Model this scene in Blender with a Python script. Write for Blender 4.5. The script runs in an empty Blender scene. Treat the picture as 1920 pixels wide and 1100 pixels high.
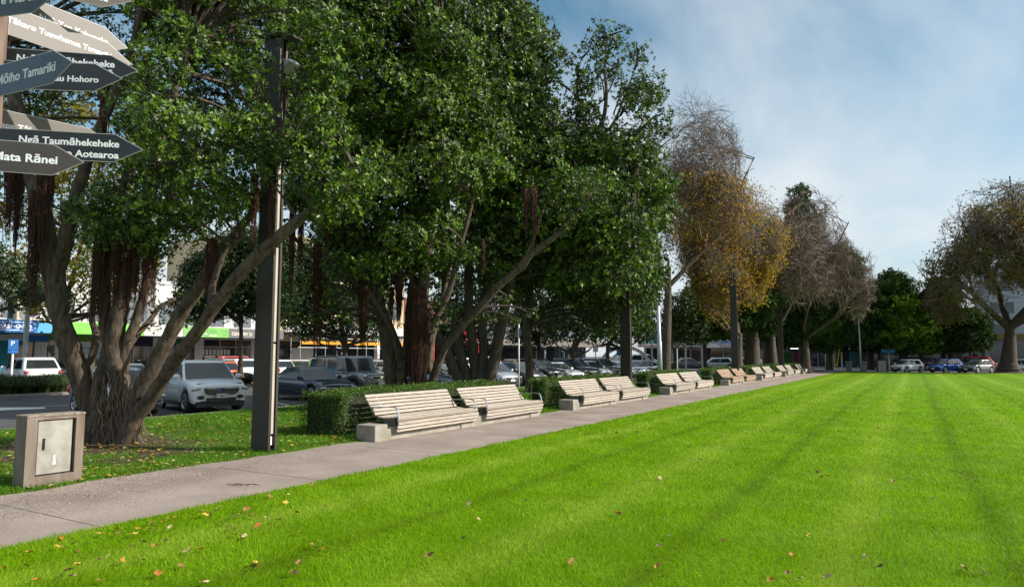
import bpy, math, random
import numpy as np
from mathutils import Vector, Matrix
R = math.radians
S = bpy.context.scene
COL = S.collection
# ---------------------------------------------------------------- camera
F, HY, EYE = 1280.0, 667.0, 1.8
PITCH = math.atan((HY-550)/F); YAW = math.atan(755/math.hypot(F, HY-550))
cd = bpy.data.cameras.new('camera'); cam = bpy.data.objects.new('camera', cd); COL.objects.link(cam)
cd.sensor_width = 36; cd.lens = 36*F/1920; cd.clip_start = 0.05; cd.clip_end = 3000
cam.location = (0, 0, EYE); cam.rotation_euler = (R(90)+PITCH, 0, YAW)
S.camera = cam
S.render.resolution_x, S.render.resolution_y = 1024, 586
# ---------------------------------------------------------------- sun, sky, exposure
SUN_AZ, SUN_EL = R(22), R(32)         # azimuth measured from +X towards +Y
S.view_settings.view_transform = 'Standard'; S.view_settings.look = 'None'
S.view_settings.gamma = 1; S.view_settings.exposure = 0.5
sd = bpy.data.lights.new('sun', 'SUN'); sd.energy = 4.8; sd.angle = R(0.55); sd.color = (1, .93, .82)
sun = bpy.data.objects.new('sun', sd); COL.objects.link(sun)
sv = Vector((math.cos(SUN_EL)*math.cos(SUN_AZ), math.cos(SUN_EL)*math.sin(SUN_AZ), math.sin(SUN_EL)))
sun.rotation_euler = sv.to_track_quat('Z', 'Y').to_euler()
W = bpy.data.worlds.new('World'); S.world = W; W.use_nodes = True
wt = W.node_tree; wn = wt.nodes; wl = wt.links; wn.clear()
def wnode(t, **k):
    n = wn.new(t)
    for a, b in k.items(): setattr(n, a, b)
    return n
def wmath(op, a, b=None, clamp=False):
    n = wnode('ShaderNodeMath', operation=op); n.use_clamp = clamp
    for i, v in enumerate((a, b)):
        if v is None: continue
        if hasattr(v, 'links'): wl.new(v, n.inputs[i])
        else: n.inputs[i].default_value = v
    return n.outputs[0]
sky = wnode('ShaderNodeTexSky', sky_type='NISHITA', sun_disc=False, sun_elevation=SUN_EL, sun_rotation=R(90)-SUN_AZ,
            air_density=1.0, dust_density=1.2, ozone_density=1.6)
tc = wnode('ShaderNodeTexCoord'); sp = wnode('ShaderNodeSeparateXYZ'); wl.new(tc.outputs['Generated'], sp.inputs[0])
zz = wmath('MAXIMUM', sp.outputs[2], 0.0)
den = wmath('ADD', zz, 0.12)
cx = wmath('DIVIDE', sp.outputs[0], den); cy = wmath('DIVIDE', sp.outputs[1], den)
cb = wnode('ShaderNodeCombineXYZ'); wl.new(cx, cb.inputs[0]); wl.new(cy, cb.inputs[1])
def wnoise(scale, detail, rough, sc, rot):
    m = wnode('ShaderNodeMapping'); m.inputs['Scale'].default_value = sc; m.inputs['Rotation'].default_value = (0, 0, rot)
    wl.new(cb.outputs[0], m.inputs[0])
    n = wnode('ShaderNodeTexNoise'); n.inputs['Scale'].default_value = scale; n.inputs['Detail'].default_value = detail
    n.inputs['Roughness'].default_value = rough; n.inputs['Distortion'].default_value = 0.25; wl.new(m.outputs[0], n.inputs[0]); return n.outputs[0]
n1 = wnoise(0.55, 5, .5, (1.0, .62, 1), R(40)); n2 = wnoise(1.5, 6, .58, (1, .45, 1), R(66))
low = wmath('MAXIMUM', wmath('MULTIPLY', wmath('SUBTRACT', 0.40, zz), 2.0), -.12)           # more cloud towards the horizon; the floor keeps added unseen cloud overhead for fill
f = wmath('ADD', wmath('MULTIPLY', wmath('SUBTRACT', n1, .5), 2.5), wmath('MULTIPLY', wmath('SUBTRACT', n2, .5), 1.9))
over = wmath('MULTIPLY', wmath('MAXIMUM', wmath('SUBTRACT', zz, 0.56), 0.0), 2.4)      # extra cloud overhead, out of view, added as fill light
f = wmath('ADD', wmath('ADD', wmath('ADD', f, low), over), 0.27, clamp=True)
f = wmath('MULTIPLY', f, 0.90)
mx = wnode('ShaderNodeMix', data_type='RGBA'); wl.new(f, mx.inputs[0])
hs = wnode('ShaderNodeHueSaturation'); hs.inputs['Saturation'].default_value = 1.15; hs.inputs['Hue'].default_value = .478; hs.inputs['Value'].default_value = 0.9
wl.new(sky.outputs[0], hs.inputs['Color'])
wl.new(hs.outputs[0], mx.inputs[6]); mx.inputs[7].default_value = (4.9, 5.3, 5.6, 1)
bg = wnode('ShaderNodeBackground'); bg.inputs[1].default_value = 0.115; wl.new(mx.outputs[2], bg.inputs[0])
wo = wnode('ShaderNodeOutputWorld'); wl.new(bg.outputs[0], wo.inputs[0])
S.cycles.max_bounces = 6; S.cycles.transparent_max_bounces = 6; S.cycles.diffuse_bounces = 3
S.cycles.use_denoising = True

# ---------------------------------------------------------------- finding points: a pixel of the survey photo and a distance give a place
cY, sY, cP, sP = math.cos(YAW), math.sin(YAW), math.cos(PITCH), math.sin(PITCH)
def ray(x, y):
    a, b = x-960, 550-y; f = F*cP-b*sP; u = F*sP+b*cP
    return Vector((-f*sY+a*cY, f*cY+a*sY, u))
def at(x, y, d): return ray(x, y)*(d/F)+Vector((0, 0, EYE))      # d = distance along the view axis
def on(x, y, z=0.0):
    r = ray(x, y); return r*((z-EYE)/r.z)+Vector((0, 0, EYE))
def onX(x, y, X):
    r = ray(x, y); return r*(X/r.x)+Vector((0, 0, EYE))
def onY(x, y, Y):
    r = ray(x, y); return r*(Y/r.y)+Vector((0, 0, EYE))
def depth(p): return (-p[0]*sY+p[1]*cY)*cP+(p[2]-EYE)*sP

# ---------------------------------------------------------------- materials
MATS = {}
def mat(name, col, rough=.7, metal=0., noise=0., nscale=5., col2=None, bump=0., bscale=None, stretch=None, trans=0., spec=.5,
        island=0., emit=None, detail=6., lo=.35, hi=.65, coat=0., objr=0.):
    if name in MATS: return MATS[name]
    m = bpy.data.materials.new(name); m.use_nodes = True; MATS[name] = m
    nt = m.node_tree; N = nt.nodes; L = nt.links; b = N['Principled BSDF']
    b.inputs['Base Color'].default_value = (*col, 1); b.inputs['Roughness'].default_value = rough
    b.inputs['Metallic'].default_value = metal; b.inputs['Specular IOR Level'].default_value = spec
    if coat: b.inputs['Coat Weight'].default_value = coat; b.inputs['Coat Roughness'].default_value = .04
    out = None
    geo = N.new('ShaderNodeNewGeometry')
    tco = N.new('ShaderNodeTexCoord')
    def vec():
        src = tco.outputs['Object']
        if stretch:
            mp = N.new('ShaderNodeMapping'); mp.inputs['Scale'].default_value = stretch; L.new(src, mp.inputs[0]); return mp.outputs[0]
        return src
    if col2 is not None or noise:
        c2 = col2 if col2 is not None else tuple(c*(1-noise) for c in col)
        tn = N.new('ShaderNodeTexNoise'); tn.inputs['Scale'].default_value = nscale; tn.inputs['Detail'].default_value = detail
        L.new(vec(), tn.inputs[0])
        mr = N.new('ShaderNodeMapRange'); mr.inputs[1].default_value = lo; mr.inputs[2].default_value = hi; L.new(tn.outputs[0], mr.inputs[0])
        mi = N.new('ShaderNodeMix'); mi.data_type = 'RGBA'; mi.inputs[6].default_value = (*col, 1); mi.inputs[7].default_value = (*c2, 1)
        L.new(mr.outputs[0], mi.inputs[0]); out = mi.outputs[2]
    if island:
        hv = N.new('ShaderNodeHueSaturation')
        if out: L.new(out, hv.inputs['Color'])
        else: hv.inputs['Color'].default_value = (*col, 1)
        m1 = N.new('ShaderNodeMapRange'); m1.inputs[3].default_value = 1-island; m1.inputs[4].default_value = 1+island
        L.new(geo.outputs['Random Per Island'], m1.inputs[0]); L.new(m1.outputs[0], hv.inputs['Value'])
        m2 = N.new('ShaderNodeMath'); m2.operation = 'MULTIPLY'; m2.inputs[1].default_value = 7.77; L.new(geo.outputs['Random Per Island'], m2.inputs[0])
        m3 = N.new('ShaderNodeMath'); m3.operation = 'FRACT'; L.new(m2.outputs[0], m3.inputs[0])
        m4 = N.new('ShaderNodeMapRange'); m4.inputs[3].default_value = .5-.035*min(1, island*2); m4.inputs[4].default_value = .5+.02; L.new(m3.outputs[0], m4.inputs[0])
        L.new(m4.outputs[0], hv.inputs['Hue']); out = hv.outputs[0]
    if objr:
        oi = N.new('ShaderNodeObjectInfo'); hv = N.new('ShaderNodeHueSaturation'); L.new(out, hv.inputs['Color']); m1 = N.new('ShaderNodeMapRange'); m1.inputs[3].default_value = 1-objr; m1.inputs[4].default_value = 1+objr*.6
        L.new(oi.outputs['Random'], m1.inputs[0]); L.new(m1.outputs[0], hv.inputs['Value']); out = hv.outputs[0]
    if out: L.new(out, b.inputs['Base Color'])
    if bump:
        bn = N.new('ShaderNodeTexNoise'); bn.inputs['Scale'].default_value = bscale or nscale*3; bn.inputs['Detail'].default_value = 5
        L.new(vec(), bn.inputs[0]); bu = N.new('ShaderNodeBump'); bu.inputs['Strength'].default_value = min(1, bump); bu.inputs['Distance'].default_value = .02
        L.new(bn.outputs[0], bu.inputs['Height']); L.new(bu.outputs[0], b.inputs['Normal'])
    if trans:
        t = N.new('ShaderNodeBsdfTranslucent'); ms = N.new('ShaderNodeMixShader'); ms.inputs[0].default_value = trans
        if out:
            g = N.new('ShaderNodeMix'); g.data_type = 'RGBA'; g.blend_type = 'MULTIPLY'; g.inputs[0].default_value = 1; g.inputs[7].default_value = (1.4, 1.5, .6, 1)
            L.new(out, g.inputs[6]); L.new(g.outputs[2], t.inputs[0])
        else: t.inputs[0].default_value = (*col, 1)
        L.new(b.outputs[0], ms.inputs[1]); L.new(t.outputs[0], ms.inputs[2]); L.new(ms.outputs[0], N['Material Output'].inputs[0])
    if emit: b.inputs['Emission Color'].default_value = (*emit[:3], 1); b.inputs['Emission Strength'].default_value = emit[3]
    return m

# ---------------------------------------------------------------- mesh helpers
def link(name, me, m=None, parent=None, smooth=False):
    o = bpy.data.objects.new(name, me); COL.objects.link(o)
    if m is not None:
        for mm in (m if isinstance(m, (list, tuple)) else [m]): me.materials.append(mm)
    if parent is not None: o.parent = parent
    if smooth: me.polygons.foreach_set('use_smooth', [True]*len(me.polygons))
    return o
def tag(o, label=None, cat=None, group=None, kind=None):
    if label: o['label'] = label
    if cat: o['category'] = cat
    if group: o['group'] = group
    if kind: o['kind'] = kind
    return o
def thing(name, loc, rz, label, cat, group=None):
    o = bpy.data.objects.new(name, None); COL.objects.link(o); o.location = loc; o.rotation_euler = (0, 0, rz)
    o.empty_display_size = .1
    return tag(o, label, cat, group)
def crom(pts, n=4):
    """smooth chain through points carrying (x,y,z,r)"""
    P = [np.array(p, float) for p in pts]
    if len(P) < 3: return P
    Q = [2*P[0]-P[1]]+P+[2*P[-1]-P[-2]]; out = []
    for i in range(1, len(Q)-2):
        for k in range(n):
            t = k/n; a, b, c, d = Q[i-1:i+3]
            out.append(.5*((2*b)+(-a+c)*t+(2*a-5*b+4*c-d)*t*t+(-a+3*b-3*c+d)*t**3))
    out.append(P[-1]); return out
class MB:
    def __init__(s): s.v = []; s.f = []; s.m = []
    def add(s, v, f, mi=0):
        b = len(s.v); s.v += [tuple(p) for p in v]; s.f += [tuple(i+b for i in q) for q in f]; s.m += [mi]*len(f); return s
    def box(s, x0, x1, y0, y1, z0, z1, mi=0, M=None):
        v = [Vector(p) for p in ((x0,y0,z0),(x1,y0,z0),(x1,y1,z0),(x0,y1,z0),(x0,y0,z1),(x1,y0,z1),(x1,y1,z1),(x0,y1,z1))]
        if M is not None: v = [M@p for p in v]
        return s.add(v, [(0,3,2,1),(4,5,6,7),(0,1,5,4),(1,2,6,5),(2,3,7,6),(3,0,4,7)], mi)
    def bbox(s, x0, x1, y0, y1, z0, z1, c=.01, mi=0, M=None):
        """box with chamfered edges"""
        v = []; 
        for z, i in ((z0, c), (z0+c, 0), (z1-c, 0), (z1, c)):
            X0, X1, Y0, Y1 = x0+i, x1-i, y0+i, y1-i; k = c if i == 0 else c*.6
            v += [(X0+k,Y0,z),(X1-k,Y0,z),(X1,Y0+k,z),(X1,Y1-k,z),(X1-k,Y1,z),(X0+k,Y1,z),(X0,Y1-k,z),(X0,Y0+k,z)]
        f = [tuple(range(7, -1, -1)), tuple(range(24, 32))]
        for r in range(3):
            for k in range(8): f.append((r*8+k, r*8+(k+1) % 8, r*8+8+(k+1) % 8, r*8+8+k))
        v = [Vector(p) for p in v]
        if M is not None: v = [M@p for p in v]
        return s.add(v, f, mi)
    def prism(s, poly, axis, a, b, mi=0):
        """poly of 2-d points extruded along an axis: 'x' (y,z), 'y' (x,z), 'z' (x,y)"""
        n = len(poly); g = {'x': lambda p, t: (t, p[0], p[1]), 'y': lambda p, t: (p[0], t, p[1]), 'z': lambda p, t: (p[0], p[1], t)}[axis]
        return s.add([g(p, a) for p in poly]+[g(p, b) for p in poly],
                     [tuple(range(n-1, -1, -1)), tuple(range(n, 2*n))]+[(i, (i+1) % n, n+(i+1) % n, n+i) for i in range(n)], mi)
    def tube(s, pts, n=8, cap=True, mi=0, rough=0., rng=None):
        """pts: (x,y,z,r)"""
        v = []; f = []; k = len(pts); P = [Vector(p[:3]) for p in pts]; up = Vector((.3, .2, 1)).normalized(); prev = None
        for i in range(k):
            t = (P[min(i+1, k-1)]-P[max(i-1, 0)])
            t = t.normalized() if t.length > 1e-9 else Vector((0, 0, 1))
            if prev is None:
                u = t.cross(Vector((0, 1, .13))); u = u.normalized() if u.length > .05 else t.cross(Vector((1, 0, 0))).normalized()
            else:
                u = prev-t*prev.dot(t); u = u.normalized() if u.length > 1e-4 else t.cross(Vector((1, 0, 0))).normalized()
            prev = u; w = t.cross(u); r = pts[i][3]
            for j in range(n):
                a = 2*math.pi*j/n; rr = r*(1+(rng.uniform(-rough, rough) if rng else 0)); v.append(P[i]+(u*math.cos(a)+w*math.sin(a))*rr)
        for i in range(k-1):
            for j in range(n): f.append((i*n+j, i*n+(j+1) % n, (i+1)*n+(j+1) % n, (i+1)*n+j))
        if cap: f.append(tuple(range(n-1, -1, -1))); f.append(tuple((k-1)*n+j for j in range(n)))
        return s.add(v, f, mi)
    def cyl(s, p0, p1, r, n=12, r2=None, mi=0): return s.tube([(*p0, r), (*p1, r if r2 is None else r2)], n, mi=mi)
    def disc(s, c, nrm, r, n=16, sx=1., sy=1., mi=0, th=.01):
        nrm = Vector(nrm).normalized(); u = Vector((0, 0, 1)).cross(nrm)
        u = u.normalized() if u.length > .01 else Vector((1, 0, 0)); w = nrm.cross(u); c = Vector(c)
        a = [c+(u*math.cos(2*math.pi*j/n)*sx+w*math.sin(2*math.pi*j/n)*sy)*r for j in range(n)]
        return s.add([p-nrm*th for p in a]+a, [tuple(range(n-1, -1, -1)), tuple(range(n, 2*n))]+[(j, (j+1) % n, n+(j+1) % n, n+j) for j in range(n)], mi)
    def build(s, name, m=None, parent=None, smooth=False, off=None):
        me = bpy.data.meshes.new(name); v = s.v
        if off is not None: v = [(p[0]-off[0], p[1]-off[1], p[2]-off[2]) for p in v]
        me.from_pydata(v, [], s.f)
        if any(s.m): me.polygons.foreach_set('material_index', s.m)
        me.update()
        return link(name, me, m, parent, smooth)
def quads(name, V, m, parent=None, off=None, nv=4, mi=None):
    """V: (n*nv,3) array, every nv points one face"""
    V = np.asarray(V, np.float32).reshape(-1, 3)
    if off is not None: V = V-np.array(off, np.float32)
    n = len(V)//nv; me = bpy.data.meshes.new(name)
    me.vertices.add(n*nv); me.vertices.foreach_set('co', V.ravel())
    me.loops.add(n*nv); me.loops.foreach_set('vertex_index', np.arange(n*nv, dtype=np.int32))
    me.polygons.add(n); me.polygons.foreach_set('loop_start', np.arange(0, n*nv, nv, dtype=np.int32))
    try: me.polygons.foreach_set('loop_total', np.full(n, nv, np.int32))
    except Exception: pass
    if mi is not None: me.polygons.foreach_set('material_index', np.asarray(mi, np.int32))
    me.update(calc_edges=True)
    return link(name, me, m, parent)
def unit(a): return a/np.maximum(np.linalg.norm(a, axis=-1, keepdims=True), 1e-9)
def leaf_quads(C, A, per, L, Wd, rng, spread=(35, 85), up=.25):
    """rosettes of leaves: centres C, outward axes A"""
    n = len(C)*per; c = np.repeat(C, per, 0); a = unit(np.repeat(A, per, 0)+rng.normal(0, .15, (n, 3)))
    r = rng.normal(0, 1, (n, 3)); p = unit(r-a*(r*a).sum(1, keepdims=True))
    al = np.radians(rng.uniform(*spread, n))[:, None]
    d = unit(a*np.cos(al)+p*np.sin(al)+np.array([0, 0, up*.3])); w = unit(np.cross(d, a)); nn = np.cross(w, d)
    l = (L*rng.uniform(.7, 1.2, n))[:, None]; h = (Wd*rng.uniform(.75, 1.15, n))[:, None]*.5
    b = c+d*l*.08; mid = b+d*l*.5+nn*l*.05
    return np.stack([b, mid+w*h, b+d*l, mid-w*h], 1).reshape(-1, 3)
def text(body, size, parent, m, M, name='lettering', ext=.004, bold=.018, align='LEFT', shear=0., space=1., sx=1.):
    c = bpy.data.curves.new('t', 'FONT'); c.body = body; c.size = size; c.extrude = ext; c.offset = bold*size; c.align_x = align
    c.shear = shear; c.space_character = space; c.resolution_u = 3
    t = bpy.data.objects.new('t', c); COL.objects.link(t)
    dg = bpy.context.evaluated_depsgraph_get(); me = bpy.data.meshes.new_from_object(t.evaluated_get(dg))
    bpy.data.objects.remove(t); bpy.data.curves.remove(c)
    me.transform(M@Matrix.Diagonal((sx, 1, 1, 1))); me.materials.clear(); me.name = name
    return link(name, me, m, parent)
def frame_m(o, x, y):
    """matrix that puts a text's baseline along x and its height along y, from origin o"""
    x = Vector(x).normalized(); y = Vector(y); y = (y-x*y.dot(x)).normalized(); z = x.cross(y)
    M = Matrix.Identity(4)
    for i in range(3): M[i][0], M[i][1], M[i][2], M[i][3] = x[i], y[i], z[i], o[i]
    return M
# ================================================================ THE SETTING
rng = np.random.default_rng(7); random.seed(7)
def grass_mat(name, base, dark, dry, stripes=False, rough=.55, trans=.3, island=0., bare_at=None):
    m = bpy.data.materials.new(name); m.use_nodes = True; nt = m.node_tree; N = nt.nodes; L = nt.links; b = N['Principled BSDF']
    geo = N.new('ShaderNodeNewGeometry')
    def noise(sc, det, vec=None, rough_=.5):
        n = N.new('ShaderNodeTexNoise'); n.inputs['Scale'].default_value = sc; n.inputs['Detail'].default_value = det; n.inputs['Roughness'].default_value = rough_
        L.new(vec or geo.outputs['Position'], n.inputs[0]); return n.outputs[0]
    def rng_(v, a, b2, c=0., d=1.):
        n = N.new('ShaderNodeMapRange'); n.inputs[1].default_value = a; n.inputs[2].default_value = b2; n.inputs[3].default_value = c; n.inputs[4].default_value = d
        L.new(v, n.inputs[0]); return n.outputs[0]
    def mixc(f, a, b2):
        n = N.new('ShaderNodeMix'); n.data_type = 'RGBA'; L.new(f, n.inputs[0])
        for i, v in ((6, a), (7, b2)):
            if isinstance(v, tuple): n.inputs[i].default_value = (*v, 1)
            else: L.new(v, n.inputs[i])
        return n.outputs[2]
    def mth(op, a, b2=None):
        n = N.new('ShaderNodeMath'); n.operation = op
        for i, v in enumerate((a, b2)):
            if v is None: continue
            if isinstance(v, (int, float)): n.inputs[i].default_value = v
            else: L.new(v, n.inputs[i])
        return n.outputs[0]
    c = mixc(rng_(noise(.55, 4), .35, .68), base, dark)
    c = mixc(rng_(noise(3.2, 5, rough_=.7), .42, .72, 0, .9), c, dark)
    c = mixc(rng_(noise(7.5, 5, rough_=.7), .60, .8, 0, .7), c, tuple(x*.6 for x in dark))
    c = mixc(rng_(noise(1.1, 4), .58, .8, 0, .55), c, dry)
    c = mixc(rng_(noise(38., 4, rough_=.75), .42, .68, 0, .8), c, tuple(x*.5 for x in dark))
    if stripes:
        sx = N.new('ShaderNodeSeparateXYZ'); L.new(geo.outputs['Position'], sx.inputs[0])
        wob = mth('MULTIPLY', mth('SUBTRACT', noise(.05, 2), .5), 1.1)
        ux = mth('ADD', sx.outputs[0], wob)
        def lines(period, off, w0, w1, amt, c, col):
            t = mth('ABSOLUTE', mth('SUBTRACT', mth('FRACT', mth('ADD', mth('DIVIDE', ux, period), off)), .5))
            g = rng_(t, w1, w0, 0, amt)
            nz = rng_(noise(.8, 3), .3, .6, .35, 1)
            return mixc(mth('MULTIPLY', g, nz), c, col)
        c = lines(2.75, .5-.22, .0, .085, .85, c, tuple(x*.62 for x in dark))
        c = lines(2.75, .5+.28, .02, .16, .5, c, dry)
        c = lines(1.375, .5-.11, .1, .24, .2, c, dark)
    if bare_at:                                     # worn earth round a trunk
        vd = N.new('ShaderNodeVectorMath'); vd.operation = 'SUBTRACT'; L.new(geo.outputs['Position'], vd.inputs[0]); vd.inputs[1].default_value = (bare_at[0], bare_at[1], 0)
        vm = N.new('ShaderNodeVectorMath'); vm.operation = 'MULTIPLY'; L.new(vd.outputs[0], vm.inputs[0]); vm.inputs[1].default_value = (1/bare_at[2], 1/bare_at[3], 0)
        vl = N.new('ShaderNodeVectorMath'); vl.operation = 'LENGTH'; L.new(vm.outputs[0], vl.inputs[0])
        q = mth('ADD', vl.outputs['Value'], mth('MULTIPLY', mth('SUBTRACT', noise(1.3, 6, rough_=.7), .5), 2.0))
        dcol = mixc(rng_(noise(14., 6, rough_=.7), .35, .7), (.125, .085, .055), (.055, .036, .024))
        c = mixc(rng_(q, 1.15, .85), c, dcol)
    if island:
        hv = N.new('ShaderNodeHueSaturation'); L.new(c, hv.inputs['Color'])
        L.new(rng_(geo.outputs['Random Per Island'], 0, 1, 1-island, 1+island), hv.inputs['Value']); c = hv.outputs[0]
    L.new(c, b.inputs['Base Color']); b.inputs['Roughness'].default_value = rough; b.inputs['Specular IOR Level'].default_value = .12
    if not island:
        bu = N.new('ShaderNodeBump'); bu.inputs['Strength'].default_value = .9; bu.inputs['Distance'].default_value = .03
        L.new(noise(60., 4, rough_=.8), bu.inputs['Height']); L.new(bu.outputs[0], b.inputs['Normal'])
    if trans:
        t = N.new('ShaderNodeBsdfTranslucent'); g = N.new('ShaderNodeMix'); g.data_type = 'RGBA'; g.blend_type = 'MULTIPLY'; g.inputs[0].default_value = 1
        g.inputs[7].default_value = (1.3, 1.4, .7, 1); L.new(c, g.inputs[6]); L.new(g.outputs[2], t.inputs[0])
        ms = N.new('ShaderNodeMixShader'); ms.inputs[0].default_value = trans
        L.new(b.outputs[0], ms.inputs[1]); L.new(t.outputs[0], ms.inputs[2]); L.new(ms.outputs[0], N['Material Output'].inputs[0])
    return m
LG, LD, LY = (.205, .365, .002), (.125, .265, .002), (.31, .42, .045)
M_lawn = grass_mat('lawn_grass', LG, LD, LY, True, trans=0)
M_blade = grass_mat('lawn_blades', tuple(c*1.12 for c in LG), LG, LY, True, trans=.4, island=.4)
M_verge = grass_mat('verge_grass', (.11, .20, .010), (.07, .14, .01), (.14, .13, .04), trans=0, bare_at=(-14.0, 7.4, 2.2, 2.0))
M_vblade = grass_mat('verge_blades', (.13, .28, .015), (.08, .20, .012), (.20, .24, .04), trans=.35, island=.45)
M_dirt = mat('dirt', (.13, .095, .06), .95, noise=.5, nscale=4, bump=.8, bscale=40)
M_asph = mat('asphalt', (.060, .061, .064), .85, col2=(.088, .088, .09), nscale=1.3, bump=.4, bscale=120)
M_asph2 = mat('far_asphalt', (.06, .06, .062), .9, noise=.2, nscale=.4)
M_conc = mat('path_concrete', (.33, .272, .235), .9, col2=(.225, .180, .150), nscale=.9, detail=12., bump=.45, bscale=130, lo=.35, hi=.68)
M_joint = mat('path_joint', (.12, .10, .085), .95)
M_kerb = mat('kerb_concrete', (.26, .245, .225), .9, noise=.35, nscale=6, bump=.3)
M_foot = mat('paving', (.22, .21, .20), .9, noise=.25, nscale=1.2)
M_white = mat('road_paint', (.72, .72, .70), .7, noise=.25, nscale=7)
def sheet(name, x0, x1, y0, y1, z, m, label=None, nx=1, ny=1):
    v = []; f = []
    for j in range(ny+1):
        for i in range(nx+1): v.append((x0+(x1-x0)*i/nx, y0+(y1-y0)*j/ny, z))
    for j in range(ny):
        for i in range(nx): a = j*(nx+1)+i; f.append((a, a+1, a+nx+2, a+nx+1))
    o = MB().add(v, f).build(name, m); return tag(o, label, None, None, 'structure')
def struct(o, label=None): return tag(o, label, None, None, 'structure')
LE = -7.5                                   # lawn edge
PB = -9.95                                  # back edge of the path
KX = -19.45                                 # kerb of the car park
sheet('ground', -900, 900, -400, 1500, -.115, M_asph2)
sheet('lawn', LE, 70, -20, 88, .0, M_lawn)
struct(MB().box(PB-.45, LE, -20, 97, -.1, -.006).build('path', M_conc))
jb = MB()
for i in range(30): jb.box(PB+.1, LE-.005, 1.05+i*3.15, 1.062+i*3.15, -.006, -.0035)
struct(jb.build('path_joints', M_joint))
vb = MB()                                   # verge with a slightly wavy front edge
e = [(-10.25+.07*math.sin(y*1.7)+.05*math.sin(y*4.1)+(-.12 if y < 9 else 0), y) for y in np.arange(-15, 90.1, .5)]
vb.prism([(KX+.15, -15)]+e+[(KX+.15, 90)], 'z', -.12, .012)
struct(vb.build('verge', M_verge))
struct(MB().bbox(KX, KX+.15, -20, 90, -.15, .02, .012).build('kerb', M_kerb))
sheet('car_park', -36.2, KX, -30, 100, -.10, M_asph)
struct(MB().box(-38.6, -36.35, -20, 92, -.12, .0).build('median_soil', M_dirt))
struct(MB().bbox(-36.35, -36.2, -20, 92, -.15, .03, .012).bbox(-38.75, -38.6, -20, 92, -.15, .03, .012).build('median_kerb', M_kerb))
sheet('street', -46.3, -38.75, -30, 130, -.10, M_asph)
struct(MB().box(-52.4, -46.3, -30, 140, -.14, .03).build('pavement', M_foot))
sheet('far_street', -46.2, 90, 88.6, 116, -.096, M_asph)
struct(MB().bbox(-46, 90, 88.25, 88.6, -.15, .0, .012).build('far_kerb', M_kerb))
struct(MB().box(-46, 110, 116, 124, -.14, .03).build('far_pavement', M_foot))
struct(MB().box(-9.9, -3.2, 88.02, 96, -.13, .004).build('plaza_paving', M_foot))
sheet('corner_grass', -15.5, -9.95, 92.5, 97, .014, M_verge)
# parking bay lines and the painted arrow
rm = MB()
for i in range(24):
    y = 9.2+i*2.9; M = Matrix.Translation((KX-.1, y, 0)) @ Matrix.Rotation(R(180-28), 4, 'Z'); rm.box(0, 5.2, 0, .1, -.0985, -.096, M=M)
for i in range(20):
    y = 8+i*5.5; rm.box(-28.6, -28.5, y, y+2.4, -.0985, -.096)
struct(rm.build('bay_markings', M_white))
w0 = on(0, 757, -.1); w1 = on(86, 764, -.1)
struct(MB().add([(*on(-20, 757, -.1)[:2], -.096), (*on(0, 763.5, -.1)[:2], -.096), (*on(84, 763, -.1)[:2], -.096), (*on(86, 765.5, -.1)[:2], -.096), (*on(0, 769, -.1)[:2], -.096), (*on(-20, 771, -.1)[:2], -.096)], [(5, 4, 3, 2, 1, 0)]).build('road_arrow', M_white))

# ---------------------------------------------------------------- grass blades: denser close by
def blades(name, n, d0, d1, test, m, hgt, wid, seed, pw=1.0, parent=None, label=None, zb=0.):
    g = np.random.default_rng(seed)
    d = d0*(d1/d0)**g.random(n)                # density falls with the square of the distance
    xs = g.uniform(-.80, .80, n)*d
    fx, fy = -sY*d+cY*xs, cY*d+sY*xs
    k = test(fx, fy); fx, fy, d = fx[k], fy[k], d[k]; n = len(fx)
    w = wid*(d/d0)**pw; h = hgt*g.uniform(.5, 1.25, n)*(1+.25*(d/d0-1)/4)
    a = g.uniform(0, 2*np.pi, n); lean = g.uniform(.2, 1.1, n)*h; la = g.normal(0, .9, n)+2.6*np.sin(fx*1.7+1.3*np.sin(fy*1.1))+1.5*np.sin(fy*3.3+fx); h = h*(1+.22*np.sin(fx*4.1+fy*2.3)*np.sin(fy*5.2-fx*1.9))
    b = np.stack([fx, fy, np.full(n, zb)], 1); s = np.stack([np.cos(a), np.sin(a), 0*a], 1)*w[:, None]*.5
    tip = b+np.stack([np.cos(la)*lean, np.sin(la)*lean, h], 1)
    o = quads(name, np.stack([b-s, b+s, tip], 1), m, None, nv=3)
    return tag(o, label, None, None, 'stuff')
def in_lawn(x, y):
    d = -x*sY+y*cY; g = np.random.default_rng(8).random(len(x))
    return (g < np.clip((46-d)/26, 0, 1)) & (x > LE-.03+.03*np.sin(y*3)+.03*np.sin(y*9.3)+.02*np.sin(y*23)) & (y > -8) & (y < 87)
blades('lawn_grass', 700000, 4.2, 46, in_lawn, M_blade, .036, .0034, 1, 1.05)
def vedge(x, y): return -10.33+.07*np.sin(y*1.7)+.05*np.sin(y*4.1)
def bare(x, y):                                # bare earth round the first tree
    r = np.hypot((x+14.3)/2.3, (y-7.6)/2.1); return r+.35*np.sin(x*3.1+y*1.3)+.25*np.sin(y*4.7-x*2)
def in_verge(x, y):
    g = np.random.default_rng(3).random(len(x))
    return (x < vedge(x, y)) & (x > KX+.2) & (y > -3) & (y < 88) & (g < np.clip((bare(x, y)-.65)*1.1, .05, 1))
blades('verge_grass', 330000, 9.0, 45, in_verge, M_vblade, .065, .009, 2, 1.0, zb=.01)
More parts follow.
